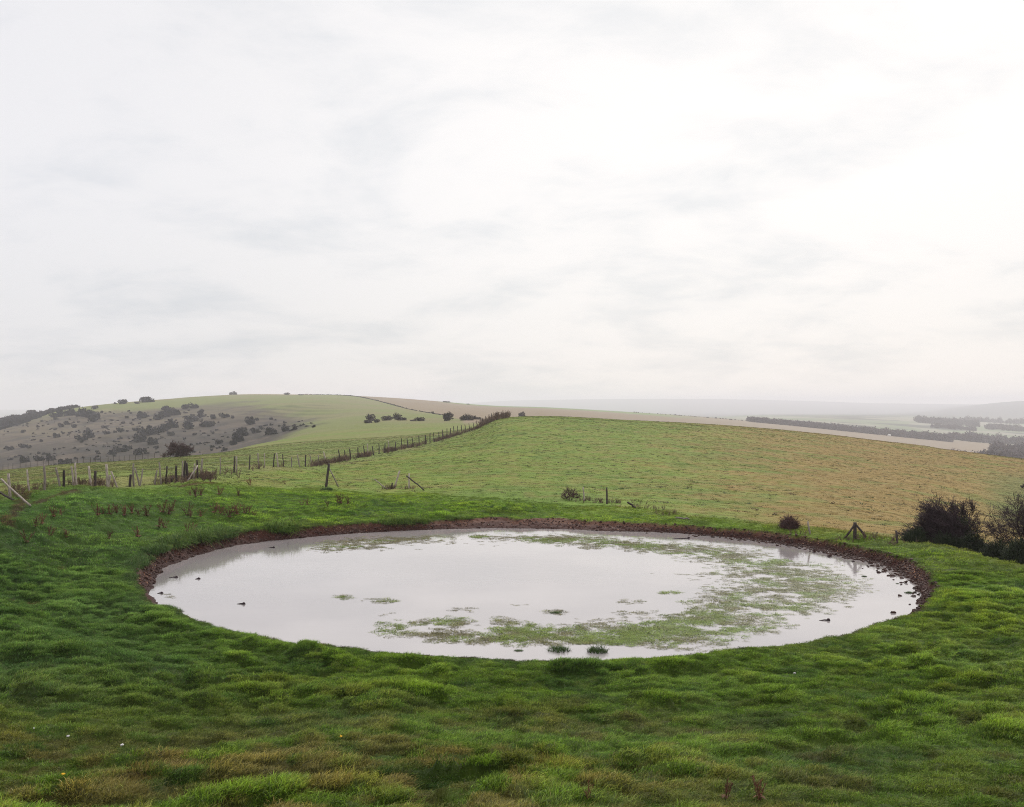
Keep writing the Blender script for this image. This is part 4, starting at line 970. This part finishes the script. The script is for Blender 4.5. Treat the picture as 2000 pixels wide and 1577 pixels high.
items.sort(); rd = random.Random(3); cnt = {}; data = []
for (px, py, wp, ym) in items:
    X, Y, z = seen_at(px, py, ym, 2300); band = 'crest' if Y > 1180 else ('upper slope' if Y > 860 else ('middle slope' if Y > 640 else 'lower slope'))
    i = cnt.get(band, 0); cnt[band] = i+1; wm = wp/F*Y*1.18; v = variants[rd.randrange(6)]
    size = 'small' if wp < 8 else ('broad' if wp > 17 else 'rounded')
    t = empty('hawthorn_bush', (X, Y, z-.1), rd.uniform(-.6, .6)); t.scale = (wm, wm, wm*rd.uniform(.85, 1.25))
    obj('crown', v[0], None, t); obj('trunk', v[2], None, t)
    tag(t, '%s dark bush on the %s of the far hill, %s from the left' % (size, band, ordn(i)), 'bush', 'thorn bushes scattered over the far scrubby hillside')
# row of bushes below the far green field
c3 = [(915,272,58,.9,'tallest and leftmost'),(905,287,62,.5,'low left'),(957,284,44,.6,'small second'),(1018,270,68,.55,'broad dark'),(1092,266,50,1.0,'tall rounded'),(1115,270,62,.5,'low spreading'),(1235,274,62,.5,'low rounded'),(1198,274,52,.25,'very low flat')]
for q, (x, y, wd, hk, lb) in enumerate(c3):
    px, py = 450+x/3.333, 740+y/3.333; X, Y, z = seen_at(px, py, 300, 900); wm = wd/3.333/F*Y*1.25; v = variants[q % 6]
    t = empty('hawthorn_bush', (X, Y, z-.1)); t.scale = (wm, wm, wm*hk*1.25); obj('crown', v[1], None, t); obj('trunk', v[2], None, t)
    tag(t, '%s bush of the row below the far green hillside' % lb, 'bush', 'row of bushes below the far green hillside')
for q, (px, py, wp, hk, lb) in enumerate([(877,822,22,.8,'dense brown hawthorn where the thin hedge line meets the brown field'),(905,821,14,.7,'left bush of the long brown thicket beyond the fence'),(918,821,22,.6,'middle bush of the long brown thicket beyond the fence'),(932,819,16,.4,'low right bush of the long brown thicket beyond the fence'),(845,807,5,.8,'single tiny bush on the thin hedge line'),(1021,813,15,.6,'windswept brown bush on the skyline right of the fence top'),(990,813,16,.5,'brown bush on the crest at the top end of the fence'),(560,771,10,.5,'faint tree clump on the skyline of the far hill'),(588,772,9,.3,'low faint clump on the skyline right of the tree clump'),(872,786,14,.25,'faint low clump on the brown field skyline'),(914,790,6,.35,'faintest small clump on the brown field skyline')]):
    ym = 200 if 980 < px < 1030 else (1300 if py < 795 else 330)
    X, Y, z = seen_at(px, py, ym, 2300); wm = wp/F*Y*1.25; v = variants[(q+2) % 6]
    t = empty('hawthorn_bush', (X, Y, z-.05)); t.scale = (wm, wm, wm*hk*1.3); obj('crown', v[1], None, t); obj('trunk', v[2], None, t); tag(t, lb, 'bush')

# dense scrub crowning the far left ridge, hedge line, woods in the valley: masses no one could count
scrub_src = source_collection('scrub_crown', [crown_mesh(970+i, 1.0, .75, 150, .13, -.1, 4) for i in range(4)], M_FAR)
wood_src = source_collection('wood_crown', [crown_mesh(980+i, 1.0, 1.3, 260, .10, 0, 5) for i in range(5)], M_WOODLAND)
def mass(name, pts, sizes, src, k, label, cat, seed, hz=1.0):
    P = np.array(pts); n = len(P); rs = np.random.RandomState(seed); z = height(P[:, 0], P[:, 1]); sc = np.array(sizes)
    o = scatter(name, np.stack([P[:, 0], P[:, 1], z-.3], -1), np.stack([np.zeros(n), np.zeros(n), rs.uniform(0, 6.28, n)], -1), np.stack([sc, sc, sc*hz*rs.uniform(.8, 1.2, n)], -1), src, None, k, seed); tag(o, label, cat, kind='stuff')
    return o
rs = np.random.RandomState(61); pts = []; sz = []
for i in range(1500):
    px = rs.uniform(-120, 152); lo = np.interp(px, [-120, 0, 30, 60, 100, 150], [860, 840, 832, 822, 806, 796]); hi = np.interp(px, [-120, 0, 50, 100, 150], [835, 819, 811, 803, 794])
    py = rs.uniform(hi, lo); X, Y, z = seen_at(px, py, 500, 1400)
    pts.append((X, Y)); sz.append(rs.uniform(3, 6))
mass('dense_scrub', pts, sz, scrub_src, 4, 'dense dark scrub along the ridge at the far left', 'scrub', 13)
pts = []; sz = []
for i in range(900):
    px = rs.uniform(-150, 620); Y = rs.uniform(480, 1050); X = (px-1000)/F*Y
    if px > 430 and Y > 760: continue
    if fbm(np.array([X*.012]), np.array([Y*.012]), 3, 601)[0]+rs.uniform(-.1, .1) < .5: continue
    pts.append((X, Y)); sz.append(rs.uniform(.8, 2.6))
mass('low_scrub', pts, sz, scrub_src, 4, 'specks of low bramble and juniper strewn over the far hillside', 'scrub', 18)
pts = []; sz = []
for i in range(520):
    Y = math.exp(rs.uniform(math.log(620), math.log(1750))); px = np.interp(Y, [450, 620, 850, 1150, 1500, 1800], [905, 870, 810, 750, 700, 650]); pts.append(((px-1000)/F*Y+rs.normal(0, .4), Y)); sz.append(rs.uniform(1.0, 2.2)*Y/1100)
for i in range(160):
    px = rs.uniform(590, 660); pts.append(((px-1000)/F*1780, 1780)); sz.append(rs.uniform(1.5, 3))
mass('hedge_line', pts, sz, scrub_src, 4, 'thin dark hedge line running up the far hill between green and brown fields', 'hedge', 14, .8)
# shelter belt on the right
pts = []; sz = []
for i in range(900):
    t = rs.uniform(); px = 1462+t*(1857-1462); Y = 1780+rs.uniform(-30, 45); pts.append(((px-1000)/F*Y, Y)); sz.append(rs.uniform(6.5, 9.5)*(.95+.35*t))
mass('woodland_belt', pts, sz, wood_src, 5, 'long belt of purple brown trees crossing the pale fields at the right', 'wood', 15, .9)
pts = []; sz = []
for (pa, pb, ya, yb, n_, s0, s1) in [(1857,2100,1850,1990,260,9,14),(1790,1910,2900,3300,260,10,16),(1925,2000,2700,3000,140,8,14),(1935,2060,1300,1400,120,10,15),(1970,2080,1150,1250,80,10,15),(1820,1905,2500,2600,110,7,11),(1880,2060,3600,3750,140,10,18),(1750,1816,1000,1030,26,4.5,7),(1838,1935,1000,1060,44,6,9),(1930,2040,950,1000,60,9,13)]:
    for i in range(n_):
        px = rs.uniform(pa, pb); Y = rs.uniform(ya, yb); pts.append(((px-1000)/F*Y, Y)); sz.append(rs.uniform(s0, s1))
mass('valley_woods', pts, sz, wood_src, 5, 'hazy woods and hedgerows filling the valley at the far right', 'wood', 16, .95)
# faint hedgerow specks on the brown field's skyline
pts = []; sz = []
for i in range(60):
    px = rs.uniform(1230, 1450); Y = 1800+rs.uniform(-20, 20); pts.append(((px-1000)/F*Y, Y)); sz.append(rs.uniform(1.5, 3.6))
mass('far_hedge', pts, sz, scrub_src, 4, 'faint broken hedge on the skyline of the pale brown field', 'hedge', 17, .8)
# a small white farm van-like barn speck beside the belt is a pale barn
bm = MB(); bx0 = [(-4, -2.5, 0), (4, -2.5, 0), (4, 2.5, 0), (-4, 2.5, 0), (-4, -2.5, 2.6), (4, -2.5, 2.6), (4, 2.5, 2.6), (-4, 2.5, 2.6)]
bn = empty('barn', Vector(foot(1737, 1735))); bn.scale = (.55, .55, .6); tag(bn, 'tiny pale barn in front of the long belt of trees', 'barn')
obj('wall', mesh_from('wall', bx0, [(0, 1, 5, 4), (1, 2, 6, 5), (2, 3, 7, 6), (3, 0, 4, 7)]), M_STONE, bn)
obj('roof', mesh_from('roof', [(-4.3, -2.9, 2.5), (4.3, -2.9, 2.5), (4.3, 2.9, 2.5), (-4.3, 2.9, 2.5), (-4.3, 0, 4.2), (4.3, 0, 4.2)], [(0, 1, 5, 4), (2, 3, 4, 5), (0, 4, 3), (1, 2, 5)]), M_STONE, bn)

# ------------------------------------------------------------------ haze
mh = bpy.data.materials.new('haze'); mh.use_nodes = True; nt = mh.node_tree; nt.nodes.clear()
o_ = nd(nt, 'ShaderNodeOutputMaterial'); pv = nd(nt, 'ShaderNodeVolumePrincipled')
pv.inputs['Color'].default_value = (.90, .885, .93, 1); pv.inputs['Density'].default_value = .00019; pv.inputs['Anisotropy'].default_value = .1
lk(nt, pv.outputs[0], o_.inputs['Volume'])
zl = float(ZZ.min())-1.0; zh = max(float(ZZ.max()), 40)+12.0; a = 12600.0
hb = [(-a, -400, zl), (a, -400, zl), (a, 12200, zl), (-a, 12200, zl), (-a, -400, zh), (a, -400, zh), (a, 12200, zh), (-a, 12200, zh)]
hz = obj('haze', mesh_from('haze', hb, [(3, 2, 1, 0), (4, 5, 6, 7), (0, 1, 5, 4), (1, 2, 6, 5), (2, 3, 7, 6), (3, 0, 4, 7)]), mh)
tag(hz, 'pale haze hanging over the downs and the valley', 'haze', kind='stuff')
print('ground z', ZZ.min(), ZZ.max())
